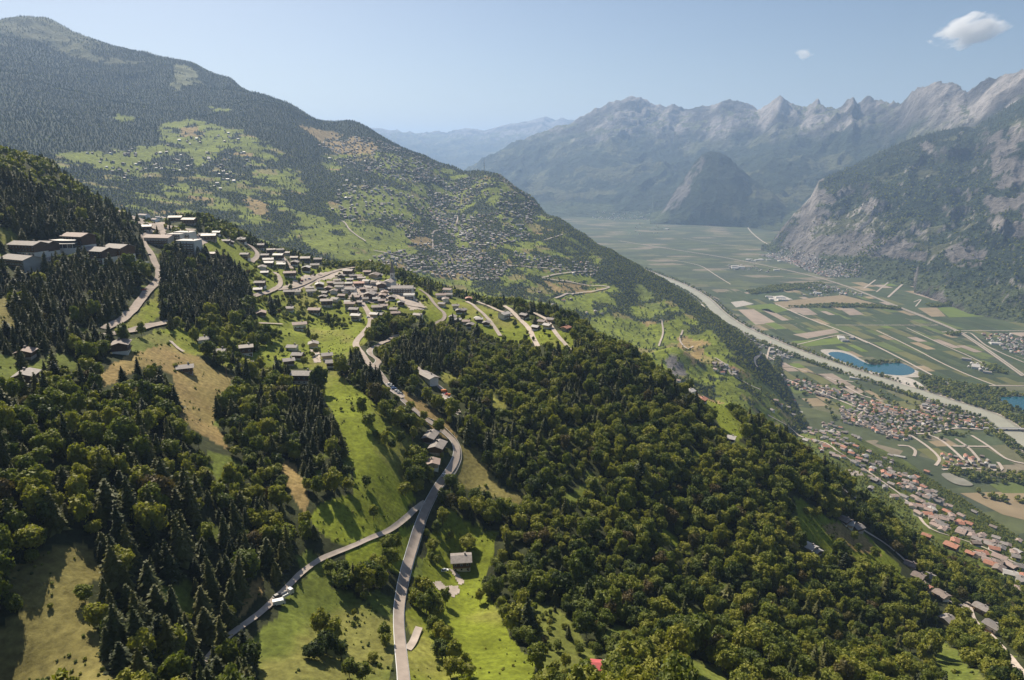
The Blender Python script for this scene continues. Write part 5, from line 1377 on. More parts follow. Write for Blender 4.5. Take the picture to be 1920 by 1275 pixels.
# power poles in the meadows
for i, (u, v, hh_, l) in enumerate([(646,722,9,'upper wooden power pole in the bright meadow'),(696,762,9,'middle wooden power pole at the meadow edge'),(774,840,8,'lower wooden power pole near the barns'),(425,707,9,'wooden power pole on the dry hillside')]):
    q = hit([u], [v])[0]; root = bpy.data.objects.new('power_pole', None); COL.objects.link(root); root.location = tuple(q); tag(root, l, 'power pole', 'power poles on the hillside')
    obj('pole', boxes('pole', [(-.14, -.14, -1, .14, .14, hh_)], M_wood), root); obj('crossarm', boxes('crossarm', [(-.9, -.08, hh_ - .8, .9, .08, hh_ - .65)], M_wood), root)

# --- the many houses farther off
def small_house(name, roof, wall, w, d, h, gable=True):
    rh = d * .22 if gable else .0
    V = [(-w/2,-d/2,-3),(w/2,-d/2,-3),(w/2,d/2,-3),(-w/2,d/2,-3),(-w/2,-d/2,h),(w/2,-d/2,h),(w/2,d/2,h),(-w/2,d/2,h)]
    f = [(0,1,5),(0,5,4),(1,2,6),(1,6,5),(2,3,7),(2,7,6),(3,0,4),(3,4,7)]; mi = [0] * 8
    k = 8; o = .8
    if gable:
        V += [(-w/2-o,-d/2-o,h-.2),(w/2+o,-d/2-o,h-.2),(w/2+o,0,h+rh+.3),(-w/2-o,0,h+rh+.3),(w/2+o,d/2+o,h-.2),(-w/2-o,d/2+o,h-.2),(-w/2,0,h+rh),(w/2,0,h+rh)]
        f += [(8,9,10),(8,10,11),(11,10,12),(11,12,13),(4,14,7),(5,6,15)]; mi += [1]*4 + [0]*2
    else:
        V += [(-w/2-.2,-d/2-.2,h+.1),(w/2+.2,-d/2-.2,h+.1),(w/2+.2,d/2+.2,h+.1),(-w/2-.2,d/2+.2,h+.1)]; f += [(8,9,10),(8,10,11)]; mi += [1,1]
    return mesh_np(name, V, np.array(f), [wall, roof], midx=mi)
C_h = bpy.data.collections.new('far houses')
HV = [('g','ochre',12,9,6),('b','timber',11,9,6),('d','grey',12,10,6),('p','plaster',12,9,6.5),('r','plaster',13,10,5.5),('g','timber',10,9,7),('w','grey',14,10,6),('w','plaster',46,26,8,False),('g','grey',34,18,9,False)]
for i, t in enumerate(HV):
    C_h.objects.link(bpy.data.objects.new('far house %02d' % i, small_house('far_house', RM[t[0]], WM[t[1]], *t[2:])))
TOWN = [ # outline, count, weights over variants, flat, angle, words
 ([(700,480),(760,468),(900,472),(960,498),(930,530),(800,515),(720,508)], 300, [3,4,2,2,.2,5,.4,0,.05], False, 0, 'the middle village beyond the church'),
 ([(620,250),(700,262),(750,280),(850,318),(835,350),(740,340),(640,312),(590,280)], 460, [3,4,2,2,.2,5,.5,.05,.1], False, .2, 'the high resort village under the ridge'),
 ([(850,332),(960,340),(1010,388),(990,450),(900,470),(820,430),(800,380)], 560, [3,4,2,2,.2,5,.5,0,.05], False, -.2, 'the plateau village'),
 ([(640,330),(820,360),(900,470),(760,470),(700,430),(620,400)], 320, [2,4,2,1,.1,4,.3,0,0], False, .1, 'the scattered hamlets below the resort'),
 ([(960,470),(1130,498),(1110,520),(980,502)], 70, [2,2,1,1,.3,2,1,0,0], False, 0, 'the terraced road hamlet'),
 ([(150,290),(300,270),(440,240),(480,330),(400,380),(250,350)], 130, [1,4,3,.5,0,5,.2,0,0], False, .1, 'the high alpine meadows'),
 ([(1000,540),(1150,560),(1150,600),(1000,610)], 10, [2,2,1,1,.3,2,1,0,0], False, 0, 'the lower terraces'),
 ([(1500,800),(1560,790),(1680,870),(1790,960),(1900,1030),(1925,1100),(1840,1060),(1720,970),(1620,890),(1540,850)], 150, [1,2,1.4,4,1.6,2,.3,0,0], False, -.6, 'the lower slope gardens'),
 ([(1335,680),(1380,695),(1385,710),(1340,700)], 26, [1,1,0,2,3,1,2,0,0], False, .4, 'the hamlet above the gorge'),
 (c5([(540,500),(760,520),(1100,520),(1640,560),(1650,650),(1400,650),(1080,690),(1050,740),(900,730),(780,660),(560,610)]), 640, [1,1.4,1.4,3.6,1.8,1.4,.5,.01,.03], True, -.5, 'the valley village'),
 (c5([(240,290),(540,370),(760,450),(1100,530),(700,530),(540,440),(300,390),(60,300)]), 130, [1,1,1,2,2.4,1,1,.05,.1], True, -.5, 'the gardens west of the valley village'),
 (c5([(1200,440),(1330,470),(1300,540),(1150,500)]), 45, [1,1,1,3,2,1,1,0,0], True, -.5, 'the brown estate'), (c5([(1290,850),(1600,860),(1700,940),(1300,940)]), 34, [1,1,1,2,3,1,1,.1,.1], True, -.4, 'the new estate'),
 (c7([(430,295),(640,280),(860,300),(1050,320),(1230,345),(1180,380),(960,425),(800,420),(620,350)]), 560, [1,1.5,1.5,3,1,1,2,.05,.15], True, .3, 'the town under the cliffs'),
 (c7([(1310,400),(1500,370),(1800,430),(1920,470),(1900,520),(1700,520),(1500,490)]), 330, [1,1.5,1.5,3,1,1,2,.1,.15], True, .3, 'the town at the right'),
 (c7([(1680,735),(1920,750),(1920,860),(1750,820)]), 70, [1,1,1,2,2,1,2,.7,.8], True, -.3, 'the business park'), (c7([(650,510),(760,450),(960,500),(1060,535),(900,520),(700,530)]), 75, [1,1,1,2,1,1,2,.5,.5], True, -.2, 'the trading estate'),
 (c7([(250,345),(420,355),(560,380),(500,395),(270,375)]), 26, [1,1,1,1,0,1,2,2,2], True, -.1, 'the storage halls'), (c7([(350,320),(590,320),(560,340),(400,338)]), 8, [0,0,0,0,0,0,0,3,1], True, 0, 'greenhouses'),
 (c7([(320,740),(480,800),(640,880),(560,885),(380,800)]), 34, [1,1,1,1,0,1,2,1.5,1.5], True, -.5, 'the river side works'), (c7([(440,860),(600,870),(560,890),(420,930)]), 10, [1,1,1,2,1,1,2,.5,1], True, -.5, 'the works by the hairpin'),
 ([(1100,400),(1245,402),(1245,412),(1120,414)], 90, [1,1,1,3,1,1,3,.1,.1], True, 0, 'far plain village'), (c7([(90,75),(300,60),(330,80),(110,105)]), 70, [1,1,1,3,1,1,3,.1,.1], True, 0, 'far village'), (c7([(380,30),(520,10),(560,30),(400,60)]), 40, [1,1,1,3,1,1,3,.1,.1], True, 0, 'far village'),
 ([(1190,418),(1260,425),(1250,440),(1180,440)], 30, [1,1,1,2,0,1,2,.6,.6], True, 0, 'far plain works'),(c7([(880,765),(960,765),(990,782),(900,782)]), 4, [0,0,0,0,0,0,0,1,1], True, -.5, 'farm halls'),(c7([(1580,870),(1730,940),(1720,965),(1600,930)]), 9, [0,0,0,0,0,0,1,3,3], True, -.5, 'packing halls'),(c7([(930,985),(1010,985),(1000,1000),(930,998)]), 3, [0,0,0,0,0,0,0,1,1], True, -.5, 'sheds'),(c7([(480,530),(600,540),(560,555),(490,550)]), 4, [0,0,0,0,0,0,0,1,0], True, -.1, 'halls')]
tr = np.random.default_rng(12)
HP, HI, HRt = [], [], []
cand = []
for poly, n_, wts, flat, ang, words in TOWN:
    P = (hitflat([p[0] for p in poly], [p[1] for p in poly])[:, :2] if flat else wpoly(poly, rmin=1600 if poly[0] != (1500,800) else 900))
    lo, hi = P.min(0), P.max(0); got = []; tries = 0
    wts = np.array(wts) / sum(wts)
    while len(got) < n_ and tries < n_ * 60:
        tries += 1
        q = tr.uniform(lo, hi)
        if not inside(P, np.array([q[0]]), np.array([q[1]]))[0]: continue
        dn = fbm(np.array([q[0]]), np.array([q[1]]), 170, 3, 808)[0]
        if tr.random() > smooth(.2, .6, dn): continue
        k = int(tr.choice(len(HV), p=wts)); sep = 15 if k < 7 else 45
        if any((q[0] - g[0]) ** 2 + (q[1] - g[1]) ** 2 < sep * sep for g in got[-260:]): continue
        co, ki, dd = kd.find((q[0], q[1], 0))
        if dd < RW[ki] + 8: continue
        z = float(ground(q[0], q[1]))
        if flat and z > 60: continue
        if not flat and not visible(np.array([q[0]]), np.array([q[1]]), np.array([z]), 12)[0]: continue
        got.append((q[0], q[1], k)); cand.append((q[0], q[1], z, k, ang + tr.normal(0, .25) + (pi / 2 if tr.random() < .4 else 0), words))
have = len(HREC) + 5
cand.sort(key=lambda t: t[0] ** 2 + t[1] ** 2)
FR = []
sing = [c for c in cand if c[3] < 7][: max(0, 292 - have)]
sid = set(id(c) for c in sing)
FLM = {}
for c in sing:
    t = HV[c[3]]
    o = house(c[0], c[1], c[4], t[2], t[3], t[4], t[0], t[1], 'plaster', True, 0, z=c[2], reg=False)
    uu, vv, _ = project(c[0], c[1], c[2] + 3)
    FR.append((o, float(uu), float(vv), t[0]))
VLM = [(1440+1100/3.983,640+695/3.983,'the fork at the foot of the valley village'),(1440+1300/3.983,640+660/3.983,'the street to the river bridge'),(1440+900/3.983,640+600/3.983,'the core of the valley village'),(1440+700/3.983,640+550/3.983,'the west side of the valley village'),(1440+1450/3.983,640+620/3.983,'the gardens by the river bridge road'),(1440+1250/3.983,640+520/3.983,'the pale hall in the valley village'),(1440+400/3.983,640+880/3.983,'the river plain gardens'),(1440+1450/3.983,640+900/3.983,'the new estate lanes'),(1360,692,'the hamlet above the gorge'),(1440+1600/3.983,640+880/3.983,'the estate lane loop'),(850,500,'the village beyond the church')]
relabel(FR, 'valley house', VLM)
oth = [c for c in cand if id(c) not in sid]
gn_scatter('distant_houses', C_h, [(c[0], c[1], c[2]) for c in oth], [c[3] for c in oth], [(0, 0, c[4]) for c in oth], [(s_,) * 3 for s_ in tr.uniform(.7, 1.1, len(oth))])
print('HOUSES', have, len(sing), len(oth))
for c in cand: HOUSES_far = None
# ------------------------------------------------------------------ the woods
def clear_of(A, B, Rlim=1e9, margin=2.6):
    keep = np.ones(len(A), bool)
    for i in range(len(A)):
        co, k, d = kd.find((A[i], B[i], 0))
        if d < RW[k] + margin: keep[i] = False
    if HOUSES:
        for hx, hy, hr in HOUSES:
            keep &= (A - hx) ** 2 + (B - hy) ** 2 > hr * hr
    return keep
con_zones = [wpoly(p) for p in [
 [(-60,320),(0,330),(100,365),(200,390),(270,430),(280,480),(200,500),(60,470),(-60,470)],
 [(290,500),(330,480),(400,482),(450,505),(470,560),(440,605),(320,600),(290,540)],
 [(20,520),(100,480),(200,500),(280,540),(260,600),(180,660),(60,720),(-60,740),(-60,540)],
 [(605,590),(660,610),(652,655),(618,640)], [(500,550),(545,560),(535,605),(500,600)], [(150,1060),(220,960),(320,1000),(440,1040),(480,1130),(300,1250),(170,1180)],
 [(640,650),(700,690),(760,760),(700,740),(650,700)], [(540,760),(600,740),(660,850),(640,920),(560,900)], [(740,640),(860,650),(860,720),(780,690)]]]
extra_tree_zone = [wpoly(p) for p in [[(280,560),(480,590),(520,640),(420,690),(330,640)], [(560,560),(520,600),(470,600),(480,560)], [(300,490),(340,480),(400,482),(450,505),(470,560),(440,605),(320,600),(300,560)],
   [(700,600),(800,600),(880,620),(760,640),(700,650)], [(605,590),(660,610),(652,655),(618,640)], [(840,600),(960,600),(1080,665),(960,665),(860,650)], [(450,480),(600,500),(760,520),(840,570),(780,600),(640,620),(520,600),(470,560)], [(380,600),(520,600),(600,640),(600,690),(440,700),(380,670)], [(340,445),(480,460),(600,505),(480,520),(440,470)]]]
def species(A, B, seed):
    r = np.random.default_rng(seed)
    n = fbm(A, B, 70, 3, 501); u, v, d = project(A, B, ground(A, B))
    pc = np.where(u < 620, .40, .18) + (n - .5) * 1.2
    pc = np.where((u > 560) & (v > 900), .06, pc)
    c = r.random(len(A)) < pc
    for P in con_zones: c |= inside(P, A, B) & (r.random(len(A)) < .9)
    R = np.hypot(A, B); hi = R > 1500
    c = np.where(hi, r.random(len(A)) < smooth(450, 900, ground(A, B)) * .8 + .15, c)
    return c
# trees that would stand in front of ground, roads or houses seen open in the photograph are not there
def poly_mask(polys, u, v):
    m = np.zeros(len(u), bool)
    for P in polys: m |= inside(np.array(P, float), u, v)
    return m
road_px = []
for nme, w, ln in near_roads:
    ln_ = ln if len(ln) < 20 else ln[:14]
    for part in ([ln_] if len(ln) < 20 else [ln_, ln[17:]]): road_px.append((catmull(part, 3.0), w))
RPX = np.vstack([c for c, w in road_px])
kr = KDTree(len(RPX))
for i, p in enumerate(RPX): kr.insert((p[0], p[1], 0), i)
kr.balance()
HPa = np.array(HPX); hu, hv, hd = project(HPa[:, 0], HPa[:, 1], HPa[:, 2]); hrpx = HPa[:, 3] * F / hd * .75 + 1.5
meadow_px = [p for c, p in near_meadow if c is not SCRUB]
def unhide(A, B, Z, hgt, seed, ground_too=True):
    r = np.random.default_rng(seed)
    u, v, d = project(A, B, Z + hgt * .55)
    bad = poly_mask(meadow_px, u, v) if ground_too else np.zeros(len(A), bool)
    for i in range(len(A)):
        if bad[i]: continue
        if v[i] > 400:
            co, k, dd = kr.find((u[i], v[i], 0))
            if dd < 5.5: bad[i] = True; continue
        w_ = ((hu - u[i]) ** 2 + (hv - v[i]) ** 2 < (hrpx + hgt[i] * .25 * F / d[i]) ** 2) & (hd > d[i] - 5)
        if w_.any(): bad[i] = True
    return ~(bad & (r.random(len(A)) < .93))
lime_zones = [np.array(p, float) for p in [[(870,755),(930,770),(1000,790),(1060,825),(1095,875),(1045,905),(960,865),(900,835)], [(1130,930),(1190,915),(1270,950),(1240,985),(1150,975)], [(985,1115),(1060,1150),(1140,1265),(1020,1290)], [(1440,860),(1520,900),(1540,960),(1470,940)], [(530,1000),(600,990),(640,1040),(560,1050)]]]
# nearest woods
A, B, Z = scatter(165, 900, 6.6, 1, [0])
x2, y2, z2 = [], [], []
r_ = np.random.default_rng(77)
for P, s in zip(extra_tree_zone, (9, 9, 6.5, 12, 7, 20, 9.5, 13, 11)):
    lo, hi = P.min(0), P.max(0); n = int((hi - lo).prod() / s ** 2)
    q = r_.uniform(lo, hi, (n, 2)); q = q[inside(P, q[:, 0], q[:, 1])]
    x2.append(q[:, 0]); y2.append(q[:, 1])
x2 = np.concatenate(x2); y2 = np.concatenate(y2)
A = np.r_[A, x2]; B = np.r_[B, y2]; Z = ground(A, B)
isopen = np.zeros(len(A), bool)
# single trees and bushes standing in the open (pixel of the foot, height)
OPEN = [(680,782,11),(690,805,10),(697,800,8),(722,838,9),(735,842,7),(712,826,6),(688,915,8),(700,975,7),(720,780,10),(735,795,11),(745,800,12),(760,800,10),(752,835,9),(790,880,10),(775,860,11),(765,890,9),(780,905,10),(770,770,9),(795,790,8),
 (725,1068,9),(715,1080,10),(700,1095,11),(690,1110,11),(675,1100,10),(655,1095,9),(640,1085,9),(620,1075,8),(745,1035,8),(735,1060,10),(718,1105,10),(700,1060,7),(730,1030,9),
 (663,1155,3),(600,1195,9),(612,1225,10),(590,1235,9),(625,1210,9),(640,1235,7),(720,1200,8),(725,1212,6),(700,1240,5),(450,1235,9),(470,1260,10),(430,1260,10),(655,1270,8),(680,1275,8),
 (877,1030,12),(820,1000,10),(830,985,11),(812,1030,8),(845,1010,6),(820,1060,7),(808,1050,6),(785,1110,9),(800,1125,11),(815,1140,11),(835,1135,10),(800,1150,12),(780,1135,8),(820,1160,10),(810,1185,10),(825,1200,9),(838,1215,10),(830,1235,9),(850,1245,11),(865,1265,10),(880,1275,9),(845,1270,9),
 (770,910,10),(785,925,11),(760,930,10),(815,880,5),(830,860,4),(836,850,4),(845,905,4),(900,1130,6),(915,1120,7),(890,940,10),(905,950,9),(870,960,9),(1000,640,7),(938,620,6),(945,640,7),(1010,615,5),(1020,625,6),(985,640,7),(895,590,5),(920,595,6),(966,610,6),(1060,640,6),(1030,635,5),
 (1190+360,0,0)]
OPEN = [t for t in OPEN if t[2] > 0] + [(1515,965,9),(1532,970,10),(1600,1015,8),(1610,1035,9),(1575,1030,9),(1590,1045,9),(1640,1050,8),(1560,1010,5),(1625,1060,6),(350,480,6),(420,475,5),(430,500,6),(690,500,6),(540,520,6),(545,545,8),(575,575,6),(600,555,5),(630,560,5),(590,640,7),(1175,660,8),
 (62,1055,5),(95,1140,2.5),(160,1130,7),(730,810,5),(705,822,6),(640,770,3),(660,760,2.5)]
oh = hit([t[0] for t in OPEN], [t[1] for t in OPEN])
nb = len(A)
A = np.r_[A, oh[:, 0]]; B = np.r_[B, oh[:, 1]]; Z = np.r_[Z, oh[:, 2]]
isopen = np.r_[np.zeros(nb, bool), np.ones(len(oh), bool)]; oh_h = np.r_[np.zeros(nb), [t[2] for t in OPEN]]
g0 = np.zeros(len(A), bool)
for P in extra_tree_zone[5:]: g0 |= inside(P, A, B)
h0 = np.where(g0, 6.0, 11.0)
k_ = (clear_of(A, B) & np.where(g0, unhide(A, B, Z, h0, 4, False), unhide(A, B, Z, h0, 4))) | isopen
u, v, d = project(A, B, Z); k_ &= (u > -260) & (u < 2180)
A, B, Z, isopen, oh_h = A[k_], B[k_], Z[k_], isopen[k_], oh_h[k_]
con = species(A, B, 5) & ~isopen
gz = np.zeros(len(A), bool)
for P in extra_tree_zone[5:]: gz |= inside(P, A, B)
con &= ~(gz & (np.random.default_rng(2).random(len(A)) < .85))
r = np.random.default_rng(9)
n = len(A)
isz = fbm(A, B, 40, 2, 611)
S = np.where(con, r.uniform(.55, 1.15, n), r.uniform(.42, 1.25, n)) * (.62 + .52 * isz)
scr = np.zeros(n, bool)
for c, P in W_near:
    if c is SCRUB: scr |= inside(P, A, B)
S = np.where(scr, S * .5, S)
gard = np.zeros(n, bool)
for P in extra_tree_zone[5:]: gard |= inside(P, A, B)
S = np.where(gard & ~inside(extra_tree_zone[2], A, B) & ~inside(extra_tree_zone[0], A, B) & ~con, S * .5, S)
S = np.where(isopen, oh_h / 12.5, S)
S = np.where((np.arctan2(A, B) > radians(17)) & (np.hypot(A, B) > 850), S * .6, S)
idx = np.where(con, r.integers(0, len(CN), n), r.integers(0, 5, n))
u_, v_, d_ = project(A, B, Z + 5)
lime = np.zeros(n, bool)
for P in lime_zones: lime |= inside(P, u_, v_)
pick = r.random(n)
idx = np.where(~con & ~isopen & ((lime & (pick < .7)) | (pick < .05)), 5 + r.integers(0, 2, n), idx)
idx = np.where(~con & ~isopen & (pick > .965), 7, idx)
rotz = r.uniform(0, 2 * pi, n); tx = r.normal(0, .04, n); ty = r.normal(0, .04, n)
sxy = S * r.uniform(.85, 1.12, n); sxy = np.where(con, sxy * r.uniform(1.0, 1.4, n), sxy); sx1 = r.uniform(.84, 1.18, n); sz1 = r.uniform(.8, 1.3, n)
Z = Z - .3
u, v, d = project(A, B, Z + 6)
inview = (u > 5) & (u < 1915) & (v > 0) & (v < 1270)
size_px = S * F / d * np.where(con, 1.35, 1.0)
score = np.where(inview, size_px, 0); score = np.where(isopen, score + 30, score)
single = np.zeros(n, bool)
for m_ in (con, ~con):
    o_ = np.argsort(-np.where(m_, score, -1))[:292]; single[o_] = True
def region_words(u, v):
    if v > 900 and u < 560: return 'in the dark wood at the lower left corner'
    if v > 900 and u < 780: return 'in the thicket left of the main road'
    if v > 900 and u < 1010: return 'between the road and the lone chalet'
    if v > 900 and u < 1450: return 'in the broad wood right of the chalet meadow'
    if v > 900: return 'in the wood above the lower right villages'
    return 'on the wooded slope below the upper village'
tree_objs = []
for kind, msk, var, cat, words in (('spruce_tree', con, CN, 'conifer', ['tall narrow spruce', 'dark green spruce', 'slim dark conifer']), ('broadleaf_tree', ~con, BR, 'broadleaf tree', ['round leafy tree', 'bushy green tree', 'full leafy tree'])):
    ids = np.where(single & msk)[0]
    for i in ids:
        root = bpy.data.objects.new(kind, None); COL.objects.link(root)
        root.location = (A[i], B[i], Z[i]); root.rotation_euler = (tx[i], ty[i], rotz[i]); root.scale = (sxy[i] * sx1[i], sxy[i] / sx1[i], S[i] * sz1[i])
        big = 'small ' if S[i] < .7 else ''
        root['open'] = {0: 'leafy', 1: 'bushy', 2: 'full crowned', 3: 'spreading', 4: 'slender', 5: 'light green', 6: 'yellowish green', 7: 'rusty brown'}[idx[i] % 8] if not con[i] else ['dark', 'broad', 'tall', 'wide feathery'][idx[i]]
        tag(root, None, cat, None if isopen[i] else 'trees of the foreground woods')
        tree_objs.append((root, u[i], v[i], isopen[i], S[i]))
        cr_, tk = var[idx[i]]
        obj('crown', cr_, root); obj('trunk', tk, root)
LM = [(865,1060,'the lone chalet by the road'), (812,850,'the two long barns in the road bend'), (525,1120,'the trucks on the side lane'), (755,1200,'the bottom stretch of the main road'), (660,860,'the middle of the bright meadow'), (1000,620,'the ridge lanes right of the village'), (600,1215,'the tree clump in the lower meadow'), (1590,1010,'the dry clearing above the river'), (785,1140,'the hedge below the lone chalet'), (690,1080,'the thicket between lane and road'), (570,540,'the church village'), (100,1100,'the brown pasture in the corner'), (850,1250,'the meadow at the bottom edge'), (780,910,'the road junction'), (1124,1251,'the crimson roofed shed'), (1250,1010,'the grassy strip in the broad wood'), (1330,1250,'the small clearing at the bottom edge'), (1500,1200,'the lower right wood'), (1790,1220,'the grass strip in the lower right corner'), (1000,1000,'the wood edge right of the chalet'), (1000,1200,'the wood edge at the bottom meadow'), (400,900,'the rounded leafy wood left of the meadow'), (300,1050,'the conifer stand beside the brown pasture'), (400,1200,'the foot of the side lane'), (100,950,'the dark slope at the left edge'), (550,930,'the meadow edge shadow'), (200,800,'the wood below the left chalet'), (1650,1150,'the dense wood above the forked lane'), (1350,1100,'the middle of the broad wood'), (1180,1120,'the wood above the crimson roofed shed'), (600,850,'the left edge of the bright meadow')]
cnt = {}
ORD = ['', 'second ', 'third ', 'fourth ', 'fifth ', 'sixth ', 'seventh ', 'eighth ', 'ninth ', 'tenth ', 'eleventh ', 'twelfth ', 'thirteenth ', 'fourteenth ', 'fifteenth ', 'sixteenth ', 'seventeenth ', 'eighteenth ', 'nineteenth ', 'twentieth ']
for root, uu, vv, op, s in tree_objs:
    k = min(range(len(LM)), key=lambda q: (LM[q][0] - uu) ** 2 + (LM[q][1] - vv) ** 2)
    side = ('above' if vv < LM[k][1] else 'below') if abs(vv - LM[k][1]) > abs(uu - LM[k][0]) else ('left of' if uu < LM[k][0] else 'right of')
    kind = root['open'] + (' conifer' if root['category'] == 'conifer' else ' lone tree' if op else ' tree')
    cnt.setdefault((k, side, kind), []).append((math.hypot(LM[k][0] - uu, LM[k][1] - vv), root))
for (k, side, kind), lst in cnt.items():
    lst.sort(key=lambda t: t[0])
    for q, (dd, root) in enumerate(lst):
        root['label'] = ('%snearest %s %s %s' % (ORD[min(q, 19)], kind, side, LM[k][2])) if len(lst) > 1 else '%s %s %s' % (kind, side, LM[k][2])
        del root['open']
rest = ~single
# orchards, hedges and woods farther off, in view
def bulk(A, B, Z, con, S, seed, light=True):
    r = np.random.default_rng(seed); n = len(A)
    rot = np.column_stack([r.normal(0, .03, n), r.normal(0, .03, n), r.uniform(0, 2 * pi, n)]); scl = np.column_stack([S * r.uniform(.9, 1.15, n)] * 2 + [S])
    ix = np.where(con, len(CN), len(BR)) + r.integers(0, 2, n)
    return np.column_stack([A, B, Z]), ix, rot, scl, con
LIST = [(np.column_stack([A, B, Z])[rest], idx[rest], np.column_stack([tx, ty, rotz])[rest], np.column_stack([sxy * sx1, sxy / sx1, S * sz1])[rest], con[rest])]
for R0, R1, sp, klass, sc, dd in ((900, 1900, 8.5, [0, 1], .8, 1), (1900, 3400, 9.8, [1], .7, 1), (3400, 7800, 14.5, [1], .85, 1), (4000, 8600, 34, [7, 8], 1.5, 1)):
    a_, b_, z_ = scatter(R0, R1, sp, int(R0), klass, dd)
    ok = clear_of(a_, b_, margin=3)
    if R0 == 900: ok &= unhide(a_, b_, z_, np.full(len(a_), 8.0), 8)
    a_, b_, z_ = a_[ok], b_[ok], z_[ok]
    c_ = species(a_, b_, 6); rr = np.random.default_rng(int(R1))
    s_ = rr.uniform(.6, 1.2, len(a_)) * sc * np.where(c_, .85, .9)
    s_ *= np.where((np.arctan2(a_, b_) > radians(17)) & (R1 < 2000), .6, 1)
    LIST.append(bulk(a_, b_, z_ - .5, c_, s_, int(R1)))
# rows along the river, hedges and copses on the valley floor
va, vb = [], []
Tn = np.gradient(river, axis=0); Tn /= np.linalg.norm(Tn, axis=1)[:, None]; Nn_ = np.stack([Tn[:, 1], -Tn[:, 0]], 1)
rr = np.random.default_rng(3)
for sh, gap in ((40, 11), (-41, 13), (60, 9), (66, 14), (-58, 22)):
    C_ = river + Nn_ * sh
    seg = np.concatenate([[0], np.cumsum(np.linalg.norm(np.diff(C_, axis=0), axis=1))])
    t_ = np.arange(0, seg[-1], gap) + rr.uniform(-3, 3, len(np.arange(0, seg[-1], gap)))
    t_ = t_[rr.random(len(t_)) < .42 + .75 * fbm(t_, t_ * 0 + sh, 160, 3, 91)]
    va.append(np.interp(t_, seg, C_[:, 0])); vb.append(np.interp(t_, seg, C_[:, 1]) + rr.uniform(-3, 3, len(t_)))
copses = [(c7([(600,588),(840,570),(1060,575),(1230,595),(1230,604),(1000,590),(640,592)]), 9), (c7([(360,500),(500,470),(780,450),(800,462),(640,492),(380,518)]), 8), (c7([(640,480),(740,470),(860,500),(820,515),(700,500)]), 16),
          (c7([(1360,575),(1490,570),(1520,583),(1400,590)]), 8), (c7([(1320,960),(1540,1010),(1760,1050),(1920,1080),(1920,1275),(1860,1275),(1650,1150),(1450,1080),(1340,1020)]), 10), (c7([(1480,735),(1560,735),(1560,748),(1490,750)]), 8),
          (c7([(1680,905),(1760,920),(1840,955),(1820,965),(1720,950)]), 10), (c5([(1280,930),(1500,960),(1912,990),(1912,1080),(1540,1050),(1380,1000)]), 10), (c5([(1500,1100),(1700,1160),(1912,1180),(1912,1230),(1720,1200),(1560,1150)]), 10),
          (c5([(1730,670),(1900,800),(1880,830),(1740,740)]), 10), (c5([(970,540),(1640,560),(1640,700),(1060,760),(900,700)]), 26), (c7([(560,980),(1000,1010),(1700,1180),(1700,1275),(900,1275),(650,1120)]), 34),
          (c7([(650,290),(1150,300),(1180,380),(900,430),(700,370)]), 60), (c7([(880,400),(1250,345),(1270,355),(950,425)]), 14), (c7([(1000,895),(1230,895),(1220,905),(1060,915)]), 9)]
for P_, sp in copses:
    P = hitflat([p[0] for p in P_], [p[1] for p in P_])[:, :2]; lo, hi = P.min(0), P.max(0); m_ = int((hi - lo).prod() / sp ** 2)
    q = rr.uniform(lo, hi, (m_, 2)); q = q[inside(P, q[:, 0], q[:, 1])]; va.append(q[:, 0]); vb.append(q[:, 1])
va = np.concatenate(va); vb = np.concatenate(vb)
ok = np.ones(len(va), bool)
for Lk in W_lakes: ok &= ~inside(Lk, va, vb)
dr = np.array([np.min((river[:, 0] - x) ** 2 + (river[:, 1] - y) ** 2) for x, y in zip(va, vb)]); ok &= dr > 36 ** 2
va, vb = va[ok], vb[ok]; vz = ground(va, vb)
LIST.append(bulk(va, vb, vz, np.zeros(len(va), bool), rr.uniform(.6, 1.25, len(va)), 55))
ALL = [np.concatenate([q[k] for q in LIST]) for k in range(5)]
cm = ALL[4].astype(bool)
gn_scatter('conifer_forest', C_cn, ALL[0][cm], ALL[1][cm], ALL[2][cm], ALL[3][cm])
gn_scatter('broadleaf_forest', C_br, ALL[0][~cm], ALL[1][~cm], ALL[2][~cm], ALL[3][~cm])
mp = [P for c, P in W_near if c is not SCRUB]
tf = np.random.default_rng(44); tx_, ty_ = [], []
for P in mp:
    lo, hi = P.min(0), P.max(0); q = tf.uniform(lo, hi, (int((hi - lo).prod() / 26), 2)); q = q[inside(P, q[:, 0], q[:, 1])]; tx_.append(q[:, 0]); ty_.append(q[:, 1])
tx_ = np.concatenate(tx_); ty_ = np.concatenate(ty_); cl_ = fbm(tx_, ty_, 18, 3, 901); R_ = np.hypot(tx_, ty_)
kq_ = (cl_ > .52) & (R_ < 760) & np.array([kd.find((a_, b_, 0))[2] > 4 for a_, b_ in zip(tx_, ty_)])
tx_, ty_ = tx_[kq_], ty_[kq_]; m_ = len(tx_); sc_ = tf.uniform(.035, .11, m_) * np.where(tf.random(m_) < .06, 2.4, 1)
gn_scatter('meadow_shrubs', C_br, np.column_stack([tx_, ty_, ground(tx_, ty_) - sc_ * 2]), np.full(m_, len(BR)) + tf.integers(0, 2, m_), np.column_stack([tf.normal(0, .2, m_)] * 2 + [tf.uniform(0, 6.28, m_)]), np.column_stack([sc_ * 1.3, sc_ * 1.3, sc_]))
print('TREES', len(ALL[0]), [len(q[0]) for q in LIST])
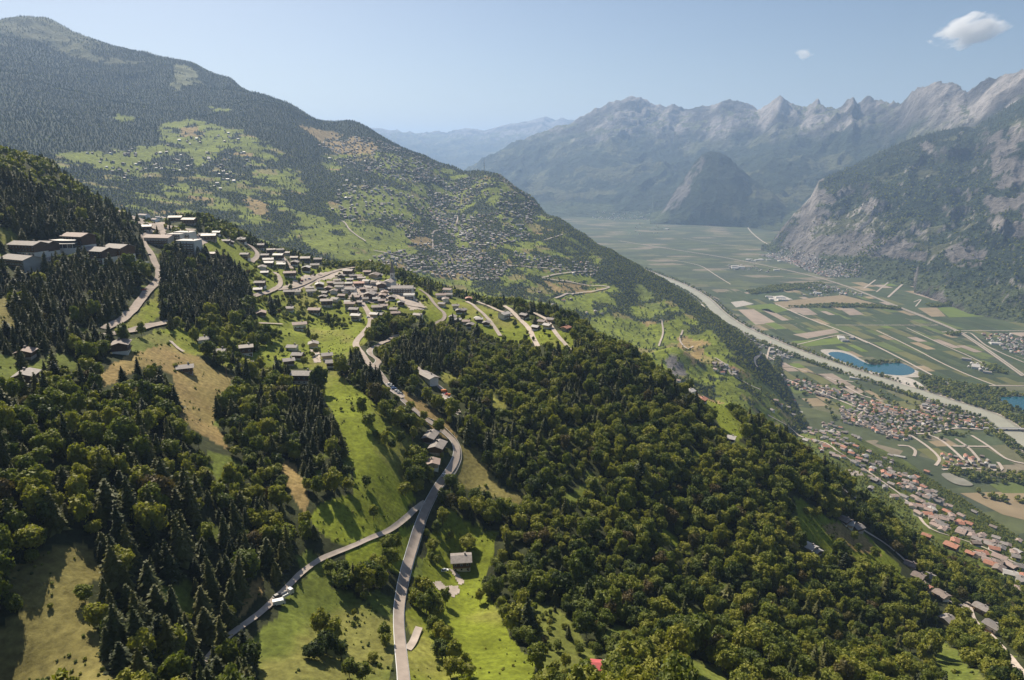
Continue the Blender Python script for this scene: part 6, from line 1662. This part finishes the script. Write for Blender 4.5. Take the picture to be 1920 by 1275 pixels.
# ------------------------------------------------------------------ clouds, far above the haze
def cloud(u, v, R, sx, sy, sz, seed, density, label, tilt):
    th, s = px_ray(u, v)
    me, = [mesh_np('cloud', *ico(3, 1, 0, seed), [])]
    m = bpy.data.materials.new('cloud vapour'); m.use_nodes = True
    nt = m.node_tree; N = nt.nodes; K = nt.links; N.clear()
    out = N.new('ShaderNodeOutputMaterial'); pv = N.new('ShaderNodeVolumePrincipled'); K.new(pv.outputs[0], out.inputs['Volume'])
    pv.inputs['Color'].default_value = (1, 1, 1, 1); pv.inputs['Anisotropy'].default_value = .1
    tc = N.new('ShaderNodeTexCoord')
    nz = N.new('ShaderNodeTexNoise'); nz.inputs['Scale'].default_value = 1.7; nz.inputs['Detail'].default_value = 7; nz.inputs['Roughness'].default_value = .56; nz.inputs['Distortion'].default_value = .3
    ad = N.new('ShaderNodeVectorMath'); ad.operation = 'ADD'; ad.inputs[1].default_value = (seed * 3.1, seed * 1.7, 0)
    K.new(tc.outputs['Object'], ad.inputs[0]); K.new(ad.outputs[0], nz.inputs['Vector'])
    ln = N.new('ShaderNodeVectorMath'); ln.operation = 'LENGTH'; K.new(tc.outputs['Object'], ln.inputs[0])
    a = N.new('ShaderNodeMath'); a.operation = 'MULTIPLY_ADD'; a.inputs[1].default_value = -.60; a.inputs[2].default_value = 0.0
    K.new(ln.outputs['Value'], a.inputs[0])
    b = N.new('ShaderNodeMath'); b.operation = 'ADD'; K.new(a.outputs[0], b.inputs[0]); K.new(nz.outputs['Fac'], b.inputs[1])
    mr = N.new('ShaderNodeMapRange'); mr.interpolation_type = 'SMOOTHSTEP'; mr.inputs['From Min'].default_value = .17; mr.inputs['From Max'].default_value = .22; mr.inputs['To Max'].default_value = density
    K.new(b.outputs[0], mr.inputs['Value']); K.new(mr.outputs[0], pv.inputs['Density'])
    me.materials.append(m)
    o = obj('cloud', me); o.location = (R * sin(th), R * cos(th), H + s * R); o.scale = (sx, sy, sz); o.rotation_euler = (0, tilt, -float(th))
    tag(o, label, 'cloud')
cloud(1822, 56, 15000, 830, 460, 400, 3, .007, 'large white cloud at the upper right above the peaks', radians(-14))
cloud(1509, 102, 16000, 240, 160, 170, 8, .006, 'small faint cloud wisp left of the large cloud', 0)
